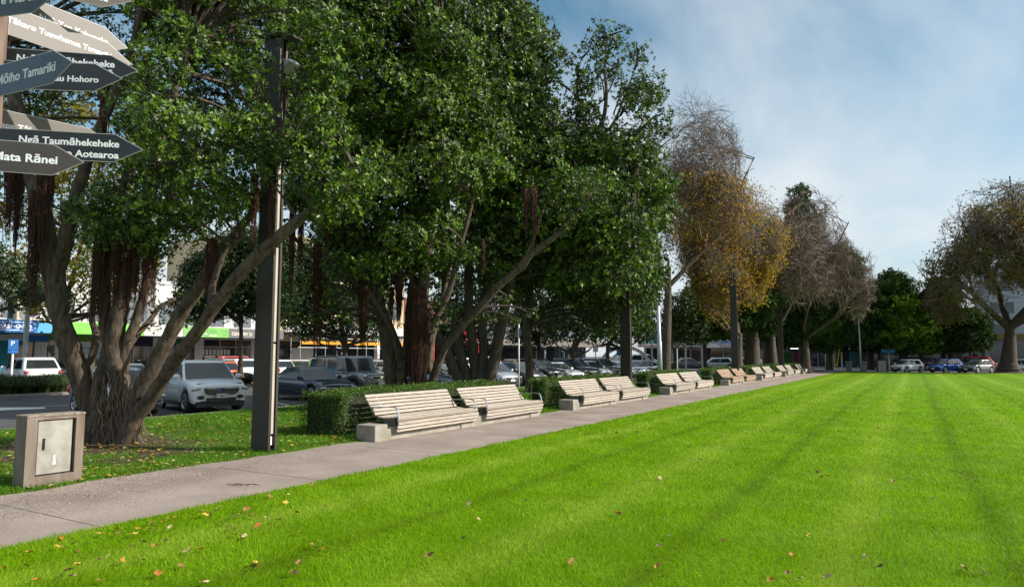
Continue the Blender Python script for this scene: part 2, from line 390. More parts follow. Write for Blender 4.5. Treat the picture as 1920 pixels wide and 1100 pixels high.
# loose grit along the back of the path
def chips(name, n, xr, yr, s0, s1, cols, seed, z=.0, dens=None, flat=.5):
    g = np.random.default_rng(seed); x = g.uniform(*xr, n); y = yr[0]*(yr[1]/yr[0])**g.random(n)
    if dens is not None: k = g.random(n) < dens(x, y); x, y = x[k], y[k]; n = len(x)
    s = g.uniform(s0, s1, n); a = g.uniform(0, 6.28, n); P = []
    for j in range(4):
        r = s*g.uniform(.6, 1.1, n); P.append(np.stack([x+np.cos(a+j*1.57)*r, y+np.sin(a+j*1.57)*r, z+g.uniform(0, 1, n)*s*flat], 1))
    return tag(quads(name, np.stack(P, 1), cols, mi=g.integers(0, len(cols), n)), kind='stuff')
grit = [mat('grit_'+n, c, .9) for n, c in (('pale', (.50, .45, .39)), ('brown', (.20, .15, .11)), ('grey', (.33, .29, .25)))]
chips('grit', 52000, (-10.6, -7.6), (1.2, 34), .004, .013, grit, 5, z=.0,
      dens=lambda x, y: np.clip((-x-8.0)/1.5, 0.04, 1)*np.clip(1.3-y/22, .12, 1)*(x > vedge(x, y)-.25))
LC = [(.46, .22, .025), (.29, .155, .04), (.55, .38, .04), (.13, .075, .025), (.50, .38, .19), (.42, .12, .015)]
M_leafs = [mat('fallen_leaf_'+n, c, .7, noise=.45, nscale=25) for n, c in zip(('orange', 'brown', 'yellow', 'dark', 'buff', 'red'), LC)]
chips('leaf_litter', 6500, (-18.9, -10.2), (2.6, 60), .02, .055, [M_leafs[i] for i in (0, 1, 2, 4, 1, 4, 2)], 6, z=.035, flat=.6,
      dens=lambda x, y: np.where(np.hypot(x+14, y-9.5) < 5.5, 1, .25))
chips('leaf_crumbs', 2600, (-10.4, -7.6), (2.2, 80), .010, .022, [M_leafs[i] for i in (0, 1, 3, 4)], 16, z=.002, flat=.5,
      dens=lambda x, y: np.clip((-x-8.9)/1.2, .02, .5))
# fallen leaves, each one a thing
def leaf_mesh(k):
    g = random.Random(k); n = 10; mb = MB(); v = [(0, 0, .0)]
    for j in range(n):
        a = 2*math.pi*j/n; r = 1.0*(1 if j % 2 == 0 else .66)*(.85+.3*g.random()); r *= 1.15 if j == 0 else 1
        v.append((math.cos(a)*r*1.1, math.sin(a)*r*.8, .18*math.sin(a*1+g.random()*2)**2*2.2+.18*g.random()))
    mb.add(v, [(0, 1+j, 1+(j+1) % n) for j in range(n)]); mb.tube([(-1.0, 0, .1, .05), (-1.8, .15, .25, .03)], 4)
    me = bpy.data.meshes.new('fallen_leaf'); me.from_pydata(mb.v, [], mb.f); return me
LM = [[leaf_mesh(10*i+c) for c in range(6)] for i in range(3)]
for i in range(3):
    for c in range(6): LM[i][c].materials.append(M_leafs[c])
CN = ['orange', 'brown', 'yellow', 'dark brown', 'pale buff', 'red']
def put_leaf(x, y, c, s, z, label, grp):
    o = bpy.data.objects.new('fallen_leaf', random.choice(LM)[c]); COL.objects.link(o); o.location = (x, y, z)
    o.rotation_euler = (random.uniform(-.6, .6), random.uniform(-.6, .6), random.uniform(0, 6.3)); o.scale = (s, s, s)
    tag(o, label, 'leaf', grp)
c6 = [(22,562,0),(148,548,1),(165,473,0),(333,438,2),(345,400,0),(200,628,0),(437,541,2),(378,573,3),(408,604,4),(560,628,1),(333,610,3),(800,513,4),(885,594,5),(568,368,2),(662,338,2),
 (662,365,1),(775,336,0),(748,368,2),(838,340,1),(878,349,4),(852,306,1),(927,296,0),(955,330,4),(985,272,0),(570,508,4),(690,520,0),(415,420,3),(430,470,1),(870,432,0),(930,408,3),(810,411,3),
 (736,440,2),(1130,455,5),(1050,463,4),(1150,640,4),(1020,545,1),(1140,235,1),(1148,260,2),(1183,262,1),(1220,230,4),(1382,230,1),(1352,259,4),(1408,261,1),(1312,268,3),(1503,276,4),(1565,288,1),
 (1253,309,4),(1312,334,3),(1320,370,3),(1380,382,4),(1447,320,5),(1690,356,1),(1765,433,1),(1808,458,2),(1682,533,1),(1650,586,3),(1440,530,2),(1437,552,1),(1830,210,3),(1605,190,2),(1625,145,4),(1515,155,1),(1676,247,0),(1890,75,0),(1765,88,1)]
c7 = [(227,287,1),(343,322,3),(450,325,3),(562,310,4),(655,403,0),(322,462,4),(91,483,4),(230,477,1),(145,617,3),(354,638,4),(364,716,4),(320,758,4),(313,850,0),(808,910,0),(945,905,4),(1058,893,4),(898,803,0),(597,738,3),
 (1220,810,4),(1288,852,3),(1665,865,4),(1545,332,0),(1280,239,5),(1312,246,0),(1376,177,5),(1346,169,4),(1366,207,5),(1175,255,5),(1402,257,0),(660,267,1),(810,135,5),(794,180,3),(716,153,0),(903,107,0),(921,142,0),
 (1083,185,0),(1050,140,0),(1503,156,4),(1780,136,0),(1687,218,0),(1058,452,3),(975,714,2),(1515,552,3),(880,883,1),(1526,686,3),(1740,875,3),(1490,268,1),(590,118,0),(548,148,1),(664,152,0)]
pts = [(x/3, 880+y/3, c) for x, y, c in c6]+[(1100+x/2.341, 700+y/2.341, c) for x, y, c in c7]+[(550,1075,3),(880,946,4),(897,975,4),(770,952,2),(915,965,4),(805,1043,1),(1070,1055,1),(1137,907,4),(985,940,1),(870,1010,3),(1160,963,5)]
SZ = ['curled', 'flat', 'ragged', 'small', 'broad']
for i, (px, py, c) in enumerate(pts):
    p = on(px, py, .03); put_leaf(p.x, p.y, c, .039*random.uniform(.7, 1.25), .040, f'{CN[c]} fallen leaf lying on the mown lawn grass', f'{CN[c]} leaves scattered on the lawn')
for i in range(120):
    y = 11*(80/11)**random.random(); x = random.uniform(LE+.2, min(12, .45*y)) if random.random() < .7 else random.uniform(LE+.1, -3)
    c = random.choice((0, 0, 1, 1, 3, 4, 5)); put_leaf(x, y, c, random.uniform(.03, .045), .03, f'{CN[c]} fallen leaf lying on the mown lawn grass', f'{CN[c]} leaves scattered on the lawn')

tw_ = on(452, 911, 0); t = thing('fallen_twig', (tw_.x, tw_.y, .012), R(20), 'thin dry fallen twig lying on the path in front of the lamp column', 'twig'); mb = MB()
for a_, l_, o_ in ((0, .30, 0), (.35, .16, .08), (-.4, .12, -.05), (.2, .1, -.12)): mb.tube(crom([(o_, 0, .004, .006), (o_+l_*.5*math.cos(a_), l_*.5*math.sin(a_)+.015, .02, .005), (o_+l_*math.cos(a_), l_*math.sin(a_), .008, .002)], 3), 5)
mb.tube([(-.22, .01, .004, .006), (0, 0, .008, .006)], 5); mb.build('stem', mat('dry_twig', (.10, .065, .045), .9), t)
# ================================================================ BENCHES
M_slat = mat('weathered_timber', (.46, .40, .338), .78, col2=(.27, .232, .192), nscale=3.0, stretch=(14, 1.2, 14), bump=.25, bscale=14, lo=.3, hi=.75, objr=.16)
M_slatb = mat('browner_timber', (.38, .27, .19), .75, col2=(.27, .18, .12), nscale=3.0, stretch=(14, 1.2, 14), bump=.25, bscale=14, lo=.3, hi=.7)
M_steel = mat('galvanised_steel', (.36, .40, .43), .38, metal=.75, noise=.25, nscale=12)
M_plinth = mat('plinth_concrete', (.33, .30, .26), .9, col2=(.20, .19, .14), nscale=3.5, bump=.3, bscale=70, lo=.4, hi=.75)
M_bracket = mat('bracket_steel', (.20, .21, .22), .5, metal=.5)
BL = 3.15
def slat(mb, x, z, ang, w, th=.035, L0=0., L1=BL):
    c, s = math.cos(ang), math.sin(ang); e = .006; P = []
    for a, b in ((-w/2+e, -th/2), (w/2-e, -th/2), (w/2, -th/2+e), (w/2, th/2-e), (w/2-e, th/2), (-w/2+e, th/2), (-w/2, th/2-e), (-w/2, -th/2+e)):
        P.append((x+a*c-b*s, z+a*s+b*c))
    mb.prism(P[::-1], 'y', L0, L1)
def make_bench():
    t = thing('slatted_bench', (0, 0, 0), 0, 'x', 'bench')
    g = random.Random(3)
    bk = MB(); n = 6; x0, z0, x1, z1 = -.12, .475, -.47, .93; a = math.atan2(z1-z0, x1-x0)
    for i in range(n):
        u = (i+.5)/n; cv = .022*math.sin(u*3.14); slat(bk, x0+(x1-x0)*u-cv*.6-.02, z0+(z1-z0)*u-cv*.3, a+g.uniform(-.03, .03)-.12*(u-.5), .073, L0=g.uniform(-.006, .006), L1=BL+g.uniform(-.006, .006))
    bk.build('backrest', M_slat, t)
    st = MB()
    for i in range(6):
        u = i/5; slat(st, -.06+u*.47, .432+.022*abs(u-.45)*2, (-.05+.12*u), .078, L0=g.uniform(-.006, .006), L1=BL+g.uniform(-.006, .006))
    st.build('seat', M_slat, t)
    ap = MB()
    for x, z, an in ((.50, .412, R(62)), (.515, .332, R(88)), (.495, .252, R(105)), (.465, .178, R(116))): slat(ap, x, z, an, .068, L0=g.uniform(-.008, .008), L1=BL+g.uniform(-.008, .008))
    ap.build('front_apron', M_slat, t)
    for y in (.02, BL-.07):
        m_ = MB(); path = [(-.42, .66), (-.2, .665), (.1, .672), (.33, .682), (.40, .672), (.445, .63), (.475, .55), (.50, .44)]
        for (xa, za), (xb, zb) in zip(path, path[1:]):
            dx, dz = xb-xa, zb-za; l = math.hypot(dx, dz); nx, nz = -dz/l*.007, dx/l*.007
            m_.prism([(xa-nx, za-nz), (xb-nx, zb-nz), (xb+nx, zb+nz), (xa+nx, za+nz)], 'y', y, y+.055)
        m_.build('armrest', M_steel, t)
    for y in (.35, BL-.5):
        m_ = MB(); m_.prism([(-.16, .24), (.30, .24), (.40, .30), (.42, .41), (-.10, .41), (-.14, .44), (-.47, .90), (-.50, .88), (-.22, .42)], 'y', y, y+.05)
        m_.box(-.12, .20, y-.09, y+.14, .20, .41); m_.build('bracket', M_bracket, t)
    pl = MB(); pl.bbox(-.10, .36, -.55, BL+.14, -.12, .225, .008); pl.bbox(-.14, .39, -.60, -.20, -.12, .335, .010); pl.bbox(-.14, .39, BL-.55, BL-.10, -.12, .30, .008)
    pl.build('concrete_base', M_plinth, t)
    return t
def copy_tree(o, parent=None):
    c = o.copy(); COL.objects.link(c); c.parent = parent
    for ch in [k for k in COL.objects if k.parent == o]: copy_tree(ch, c)
    return c
bench = make_bench()
BX = -10.27
GS = [(11.72, 3.6), (21.45, 3.6), (31.95, 3.7), (43.6, 4.0), (54.2, 4.2), (65.0, 4.4), (76.2, 4.5)]
ordn = ['first', 'second', 'third', 'fourth', 'fifth', 'sixth', 'seventh']
first = True
for gi, (y0, dp) in enumerate(GS):
    for k in range(2):
        o = bench if first else copy_tree(bench); first = False
        o.location = (BX, y0+k*dp, .0); o.rotation_euler = (0, 0, R(random.uniform(-.3, .3)))
        w = 'browner timber' if gi == 3 else 'pale weathered timber'
        o['label'] = f"{w} slatted bench, {'nearer' if k == 0 else 'further'} of the {ordn[gi]} pair along the path"; o['group'] = 'slatted benches along the path'
        if gi == 3 or (gi == 6 and k == 1):
            for ch in list(COL.objects):
                if ch.parent == o and ch.name.split('.')[0] in ('backrest', 'seat', 'front_apron'):
                    ch.material_slots[0].link = 'OBJECT'; ch.material_slots[0].material = M_slatb
# ================================================================ HEDGES
M_hcore = mat('hedge_twigs', (.030, .035, .014), .95, noise=.4, nscale=9)
M_hleaf = mat('hedge_leaf', (.085, .175, .010), .42, col2=(.05, .11, .012), nscale=1.2, trans=.22, island=.45, spec=.45)
def hedge(x0, x1, y0, y1, h, n, ls, label, seed):
    g = np.random.default_rng(seed); t = thing('box_hedge', ((x0+x1)/2, (y0+y1)/2, 0), 0, label, 'hedge', 'clipped hedges behind the benches')
    off = np.array(t.location)
    MB().bbox(x0+.1, x1-.1, y0+.1, y1-.1, 0, h-.09, .05).build('twigs', M_hcore, t, off=off)
    A = [(x1-x0)*(y1-y0), (y1-y0)*h, (y1-y0)*h*.5, (x1-x0)*h*1.3, (x1-x0)*h*.6]; P = []; Nn = []
    for a, (fx, nm) in zip(A, (((None, None, h), (0, 0, 1)), ((x1, None, None), (1, 0, 0)), ((x0, None, None), (-1, 0, 0)), ((None, y0, None), (0, -1, 0)), ((None, y1, None), (0, 1, 0)))):
        k = int(n*a/sum(A)); p = np.stack([np.full(k, fx[0]) if fx[0] is not None else g.uniform(x0, x1, k), np.full(k, fx[1]) if fx[1] is not None else g.uniform(y0, y1, k),
                                            np.full(k, fx[2]) if fx[2] is not None else h*g.random(k)**.8], 1)
        nn = np.array(nm, float); dpt = np.abs(g.normal(0, .05, k))+.02
        wob = .035*np.sin(p[:, 1]*2.3+p[:, 2]*3)+.03*np.sin(p[:, 1]*5.1+p[:, 0]*4)+.02*np.sin(p[:, 2]*9+p[:, 0]*7)
        P.append(p-nn*(dpt-wob)[:, None]); Nn.append(np.repeat(nn[None], k, 0))
    # stray shoots
    k = n//40; p = np.stack([g.uniform(x0, x1, k), g.uniform(y0, y1, k), h+g.uniform(0, .06, k)], 1); P.append(p); Nn.append(np.repeat([[0, 0, 1.]], k, 0))
    P = np.concatenate(P); Nn = np.concatenate(Nn)
    # round the corners a little
    quads('leaves', leaf_quads(P, Nn+g.normal(0, .35, P.shape), 3, ls, ls*.6, g, (25, 80)), M_hleaf, t, off)
for gi, (y0, dp) in enumerate(GS):
    ye = y0-.35+(7.15 if gi < 3 else 7.0+(dp-3.6)*1.6)
    hedge(-12.35 if gi == 0 else -11.72, -10.98, y0-.42, ye, 1.0, [15000, 9000, 6000, 4500, 3500, 2600, 2200][gi], [.034, .042, .05, .06, .07, .08, .09][gi],
          f'clipped green box hedge behind the {ordn[gi]} pair of benches', 40+gi)
# ================================================================ LAMP POSTS
M_post = mat('brown_steel', (.047, .040, .034), .5, metal=.3, noise=.25, nscale=3, stretch=(1, 1, .15))
M_strip = mat('cream_light_strip', (.42, .38, .31), .45, noise=.12, nscale=4)
M_cap = mat('dark_cap', (.04, .038, .036), .6); M_flood = mat('floodlight_grey', (.30, .31, .32), .4, metal=.4)
def lamp_post(x, y, label, H=8.1):
    t = thing('lamp_column', (x, y, 0), 0, label, 'lamp post', 'tall brown lamp columns beside the path')
    f = MB(); wb, wt_ = .235, .225
    def taper(y0, y1, xa, xb, za=-.05, zb=H): # a plate narrowing upward
        k = .93; f_ = [(xa, y0, za), (xb, y0, za), (xb, y1, za), (xa, y1, za), (xa*k, y0*k, zb), (xb*k, y0*k, zb), (xb*k, y1*k, zb), (xa*k, y1*k, zb)]
        return f_
    Q = [(0, 3, 2, 1), (4, 5, 6, 7), (0, 1, 5, 4), (1, 2, 6, 5), (2, 3, 7, 6), (3, 0, 4, 7)]
    f.add(taper(-.10, -.045, -.24, .24), Q); f.add(taper(.055, .10, -.24, .24), Q); f.add(taper(-.045, .055, -.24, .14), Q); f.build('column', M_post, t)
    s = MB(); zs = [.32, 2.05, 3.9, 5.6, 7.0, 7.7]
    for a, b in zip(zs, zs[1:]): k0, k1 = 1-.07*a/H, 1-.07*b/H; s.add([(.14, -.043*k0, a+.02), (.215*k0, -.043*k0, a+.02), (.215*k0, .03*k0, a+.02), (.14, .03*k0, a+.02), (.14, -.043*k1, b-.02), (.215*k1, -.043*k1, b-.02), (.215*k1, .03*k1, b-.02), (.14, .03*k1, b-.02)], Q)
    s.build('light_strip', M_strip, t)
    MB().box(.14, .20, -.043, .02, .13, .29).build('access_cover', mat('white_cover', (.75, .74, .70), .4), t)
    c = MB(); M = Matrix.Translation((0, 0, H+.02)) @ Matrix.Rotation(R(9), 4, 'Y'); c.box(-.34, .52, -.2, .2, 0, .035, M=M); c.build('cap', M_cap, t)
    for sx, yy in ((-.36, -.05), (.34, .05)):
        M = Matrix.Translation((sx, yy, H-.62)) @ Matrix.Rotation(R(-28 if sx > 0 else 28), 4, 'Y'); fl = MB(); fl.bbox(-.16, .16, -.14, .14, -.05, .05, .015, M=M); fl.cyl((sx, yy, H-.55), (sx*.5, yy, H-.45), .015, 6); fl.build('floodlight', M_flood, t)
    return t
lamp_post(-10.74, 8.97, 'tall brown lamp column with cream strip in front of the large trunk tree')
lamp_post(-10.85, 28.3, 'tall brown lamp column between the second and third hedges')
lamp_post(-10.85, 49.3, 'tall brown lamp column at the fourth hedge before bare branches')
lamp_post(-10.85, 68.4, 'tall brown lamp column at the fifth hedge under grey twigs')
# ================================================================ SERVICE CABINET
M_cor = mat('rust_brown_steel', (.215, .18, .155), .6, metal=.2, col2=(.13, .09, .06), nscale=5, stretch=(1, 1, .25), bump=.1)
M_door = mat('brushed_steel_door', (.40, .385, .355), .42, metal=.4, col2=(.29, .275, .245), nscale=6)
t = thing('service_cabinet', (-10.47, 4.78, 0), 0, 'low brown steel service cabinet with pale metal door on the path edge', 'cabinet')
W_, D_, H_ = .755, .30, .99
b = MB(); b.box(-D_, 0, 0, .135, -.1, H_-.03); b.box(-D_, 0, W_-.115, W_, -.1, H_-.03); b.box(-D_, 0, .135, W_-.115, -.1, .15); b.box(-D_, 0, .135, W_-.115, H_-.075, H_-.03); b.box(-D_, -.2, .135, W_-.115, .15, H_-.075)
b.build('housing', M_cor, t)
MB().bbox(-D_-.008, .008, -.008, W_+.008, H_-.03, H_, .006).build('lid', mat('gritty_lid', (.30, .27, .23), .95, col2=(.14, .10, .07), nscale=30), t)
d = MB().bbox(-.06, -.028, .155, W_-.150, .165, H_-.09, .006).build('door', M_door, t)
hd = MB(); hd.bbox(-.028, -.012, .22, .25, .50, .66, .004); hd.box(-.012, -.004, .228, .242, .52, .58); hd.build('handle', mat('black_handle', (.02, .02, .02), .35), d)
MB().add([(-.0275, .365, .29), (-.0275, .405, .29), (-.0275, .395, .36), (-.0275, .39, .42), (-.0275, .378, .42), (-.0275, .374, .35)], [(0, 1, 2, 3, 4, 5)]).build('white_stain', mat('white_mark', (.85, .85, .83), .7), d)
# ================================================================ FINGER POST
M_pole = mat('weathered_pole', (.19, .13, .10), .85, col2=(.10, .07, .055), nscale=3, stretch=(6, 6, .5), bump=.4)
M_black = mat('black_sign', (.012, .013, .016), .38, noise=.3, nscale=2, coat=.3)
M_blue = mat('dark_blue_sign', (.045, .058, .082), .42, noise=.2, nscale=2, coat=.2)
M_tau = mat('taupe_sign', (.125, .108, .096), .5, noise=.12, nscale=2); M_brn = mat('dark_brown_sign', (.055, .046, .042), .42, noise=.25, nscale=3)
M_let = mat('white_lettering', (.70, .74, .78), .5); M_edge = mat('sign_edge', (.45, .46, .47), .4, metal=.5)
PD = 6.9; pc = at(-9, 80, PD); ax = Vector((pc.x, pc.y, 0))
t = thing('finger_signpost', ax, 0, 'wooden finger post carrying many direction signs at the lawn corner', 'signpost')
MB().tube([(0, 0, -.1, .115), (0, 0, 2.5, .105), (0, 0, 5.6, .095)], 20).build('pole', M_pole, t, smooth=True)
SG = [(22, (102, -10), M_blue, [('Wāhi Mā Te Marea', .125, -.01)], .17, .31), (-62, (247, 3), M_tau, [('Whare Tapere o Aotearoa', .085, -.05)], 0, .28),
      (-18, (237, 90), M_tau, [('Ngā Toa Kahuneka', .088, -.03)], -.14, .29), (31, (246, 121), M_tau, [('Papa Tākaro Tuawhenua Tamariki', .084, .0)], .04, .30),
      (108, (257, 133), M_black, [('Ngā Taumāhekeheke', .100, .035), ('Kai Ō', .100, -.085)], -.10, .29), (141, (229, 148), M_black, [('Tuku Rākau Hohoro', .088, -.03)], .0, .29),
      (176, (134, 117), M_blue, [('Papa Mōiho Tamariki', .128, -.02)], .14, .31), (225, (213, 274), M_tau, [('Papa Tākaro Tuawhenua', .082, -.02)], -.11, .28),
      (271, (268, 281), M_black, [('Ngā Taumāhekeheke', .100, .03), ('o Aotearoa', .100, -.088)], .0, .29), (305, (148, 304), M_brn, [('Waka Eke Noa ki Mata Rānei', .112, -.02)], .2, .31)]
for i, (yp, tip, m_, lines, offn, h) in enumerate(SG):
    z = at(-9, yp, PD).z; T = on(*tip, z); u = Vector((T.x-ax.x, T.y-ax.y, 0)); L_ = u.length; u.normalize(); n_ = Vector((u.y, -u.x, 0))
    if n_.dot(Vector((0, 0, 0))-ax) < 0: n_ = -n_
    T = T-n_*offn; u = Vector((T.x-ax.x, T.y-ax.y, 0)); L_ = u.length; u.normalize(); n_ = Vector((u.y, -u.x, 0))
    if n_.dot(-ax) < 0: n_ = -n_
    o_ = n_*offn+Vector((0, 0, z)); M = Matrix.Identity(4)
    for r_ in range(3): M[r_][0], M[r_][1], M[r_][2], M[r_][3] = u[r_], (0, 0, 1)[r_], u.cross(Vector((0, 0, 1)))[r_], o_[r_]
    if u.cross(Vector((0, 0, 1))).dot(n_) < 0: print('blade flipped', i)
    p = .27; th = .006; s0 = -.35 if abs(offn) > .09 else .09
    poly = [(s0, -h/2), (L_-p, -h/2), (L_, 0), (L_-p, h/2), (s0, h/2)]
    mb = MB(); mb.prism(poly, 'z', -th/2, th/2); mb.v = [tuple(M@Vector(v)) for v in mb.v]; bl = mb.build('direction_blade', m_, t)
    rim = MB(); q = poly
    for a_, b_ in zip(q, q[1:]+q[:1]):
        rim.tube([(a_[0], a_[1], 0, .0045), (b_[0], b_[1], 0, .0045)], 5)
    rim.v = [tuple(M@Vector(v)) for v in rim.v]; rim.build('edge_trim', M_edge, bl)
    for s_, sz, dy in lines:
        lm = M@Matrix.Translation((L_-p+.045, dy-.02, th/2+.0005)); text(s_, sz, bl, M_let, lm, ext=.0012, bold=.024, align='RIGHT', sx=1.06)
    br = MB(); br.cyl(tuple(Vector((0, 0, z))+u*.02), tuple(Vector((0, 0, z))+u*.02+n_*offn), .012, 6); br.build('bolt', M_edge, t)
# ================================================================ TREES
M_bark = mat('grey_brown_bark', (.120, .088, .060), .9, col2=(.036, .027, .019), nscale=6, stretch=(2.2, 2.2, .6), bump=1., bscale=22, lo=.38, hi=.66)
M_barkd = mat('dark_bark', (.085, .066, .050), .92, col2=(.045, .035, .026), nscale=4, stretch=(2, 2, .5), bump=.9, bscale=18)
M_root = mat('red_aerial_roots', (.090, .036, .022), .95, col2=(.036, .018, .013), nscale=6, stretch=(5, 5, .4), bump=.4)
M_poh = mat('glossy_evergreen_leaf', (.045, .094, .011), .46, col2=(.026, .058, .009), nscale=1.1, trans=.12, island=.55, spec=.42)
M_pohy = mat('young_evergreen_leaf', (.140, .245, .016), .46, col2=(.080, .160, .014), nscale=1.1, trans=.22, island=.45, spec=.42)
M_far = mat('distant_evergreen_leaf', (.040, .078, .020), .5, col2=(.024, .05, .014), nscale=.6, trans=.12, island=.5, spec=.3)
M_con = mat('conifer_spray', (.036, .075, .018), .8, col2=(.018, .042, .012), nscale=.5, trans=.1, island=.5, spec=.08)
M_conb = mat('bright_conifer_spray', (.12, .23, .018), .8, col2=(.055, .125, .014), nscale=.45, trans=.15, island=.45, spec=.08)
M_yel = mat('yellowing_leaf', (.27, .21, .025), .6, col2=(.13, .15, .02), nscale=1.2, trans=.35, island=.5, spec=.2)
M_org = mat('orange_autumn_leaf', (.42, .205, .025), .6, col2=(.32, .25, .03), nscale=.5, trans=.3, island=.5, spec=.2)
M_rus = mat('russet_autumn_leaf', (.30, .16, .035), .6, col2=(.12, .12, .03), nscale=.35, trans=.3, island=.5, spec=.2)
M_twig = mat('bare_twigs', (.20, .145, .118), .9, noise=.35, nscale=1.5)
M_twigl = mat('pale_branch', (.30, .24, .19), .9, noise=.35, nscale=1.5)
def inpoly(x, y, P):
    c = np.zeros(np.shape(x), bool); n = len(P)
    for i in range(n):
        x0, y0 = P[i]; x1, y1 = P[(i+1) % n]
        if y0 == y1: continue
        k = ((y0 > y) != (y1 > y)) & (x < (x1-x0)*(y-y0)/(y1-y0)+x0); c ^= k
    return c
def edge_dist(x, y, P):
    d = np.full(np.shape(x), 1e9); n = len(P)
    for i in range(n):
        a = np.array(P[i], float); b = np.array(P[(i+1) % n], float); ab = b-a; L2 = (ab**2).sum()+1e-9
        t = np.clip(((x-a[0])*ab[0]+(y-a[1])*ab[1])/L2, 0, 1); d = np.minimum(d, np.hypot(x-a[0]-t*ab[0], y-a[1]-t*ab[1]))
    return d
def at_np(x, y, d):
    a, b = x-960, 550-y; f = F*cP-b*sP; u = F*sP+b*cP; k = d/F
    return np.stack([(-f*sY+a*cY)*k, (f*cY+a*sY)*k, u*k+EYE], 1)
def lobes(g, poly, d0, dh, n, r0, r1, edge=.75, minz=1.6):
    """lobe centres that fill a crown whose outline seen from the park is poly; depth half-thickness dh shrinks towards the outline"""
    P = np.array(poly, float); lo, hi = P.min(0), P.max(0); out = []; tries = 0; mx_ = None
    xs = g.uniform(lo[0], hi[0], 4000); ys = g.uniform(lo[1], hi[1], 4000); k = inpoly(xs, ys, poly); mx_ = edge_dist(xs[k], ys[k], poly).max()
    while len(out) < n and tries < 60:
        tries += 1
        x = g.uniform(lo[0], hi[0], 400); y = g.uniform(lo[1], hi[1], 400); r = g.uniform(r0, r1, 400); ok = inpoly(x, y, poly); ed = edge_dist(x, y, poly)
        for X, Y, Rr, K, E in zip(x, y, r, ok, ed):
            if not K: continue
            t = min(1, E/mx_); D = d0+g.uniform(-1, 1)*dh*(t*(2-t))**.5; px = F/D
            if E < Rr*px*edge: continue
            p = at_np(np.array([X]), np.array([Y]), np.array([D]))[0]
            if p[2]-Rr*.6 < minz: continue
            if any(((p-q)**2).sum() < (.62*min(Rr, s))**2 for q, s in out[-60:]): continue
            out.append((p, Rr))
            if len(out) >= n: break
    return out
def foliage(g, lb, spacing, per, L, Wd, centre, sq=.8, spread=(35, 85), cull=.62, keep=-.45, flat=None, under=0.):
    """rosettes over the lobes' surfaces -> leaf quads"""
    C = np.array([p for p, r in lb]); Rr = np.array([r for p, r in lb]); PP = []; AA = []
    for i, (c, r) in enumerate(lb):
        n = int(4*math.pi*r*r*.85/spacing**2); d = unit(g.normal(0, 1, (n, 3)))
        ph = g.uniform(0, 6.28, 3); am = 1+.17*np.sin(d[:, 0]*5+ph[0])+.15*np.sin(d[:, 1]*6+ph[1])+.12*np.sin(d[:, 2]*7+ph[2])
        rr = r*am*np.where(g.random(n) < .75, g.uniform(.86, 1.08, n), g.uniform(.4, .9, n))
        p = c+d*rr[:, None]*np.array([1, 1, sq]); o = unit((c-centre)[None])[0]
        k = (d@o > keep+g.uniform(-.4, .3, n)); near = np.argsort(((C-c)**2).sum(1))[1:9]
        if under: k &= (d[:, 2] > -.25) | (g.random(n) > under)
        for j in near:
            q = (p-C[j])/np.array([1, 1, sq]); k &= (q**2).sum(1) > (Rr[j]*cull)**2
        p, dd = p[k], d[k]
        if flat is not None: dd = unit(dd*np.array([1, 1, .35])+np.array(flat))
        PP.append(p); AA.append(dd)
    P = np.concatenate(PP); A = np.concatenate(AA)
    return leaf_quads(P, A, per, L, Wd, g, spread), len(P)
def crown(name, g, lb, t, m, spacing, per, L, Wd, m2=None, frac=.3, off=None, **k):
    C = np.array([p for p, r in lb]).mean(0); V, n = foliage(g, lb, spacing, per, L, Wd, C, **k)
    if m2 is None: return quads(name, V, m, t, off)
    mi = np.repeat((g.random(n) < frac).astype(np.int32), per)
    return quads(name, V, [m, m2], t, off, mi=mi)
def limbs(paths, t, off, m, seed, n=10, name='trunk', rough=.07, wob=.02):
    rg = random.Random(seed); mb = MB()
    for P in paths:
        Q = crom([(*(at(p[0], p[1], p[2])), p[3]) for p in P], 5)
        Q = [(q[0]+rg.uniform(-wob, wob)*min(1, q[3]*6), q[1]+rg.uniform(-wob, wob)*min(1, q[3]*6), q[2], q[3]*(1+rg.uniform(-rough, rough))) for q in Q]
        mb.tube(Q, n, rough=.05, rng=rg)
    return mb.build(name, m, t, smooth=True, off=off)
def twigs(g, lb, srcs, t, off, m, r0=.028, name='branches'):
    """a branch from the nearest limb point to every lobe, with side twigs"""
    rg = random.Random(int(g.integers(1e6))); mb = MB(); S_ = np.array(srcs)
    for p, r in lb:
        d = ((S_-p)**2).sum(1)+np.where(S_[:, 2] > p[2]+.3, 6, 0); s = S_[int(np.argmin(d))]; l = float(np.linalg.norm(p-s))
        if l > 6: continue
        mid = (s+p)/2+np.array([rg.uniform(-.15, .15), rg.uniform(-.15, .15), .10*l]); rr = r0*(1+.25*l)
        Q = crom([(*s, rr), (*mid, rr*.7), (*p, rr*.35)], 3); mb.tube(Q, 5, cap=False)
        for k in range(5):
            dd = np.array([rg.gauss(0, 1), rg.gauss(0, 1), rg.gauss(.4, 1)]); dd /= np.linalg.norm(dd); e = p+dd*r*.9; q = Q[-1-rg.randint(0, 2)]
            mb.tube([(*q[:3], rr*.3), (*e, .006)], 4, cap=False)
    return mb.build(name, m, t, off=off)
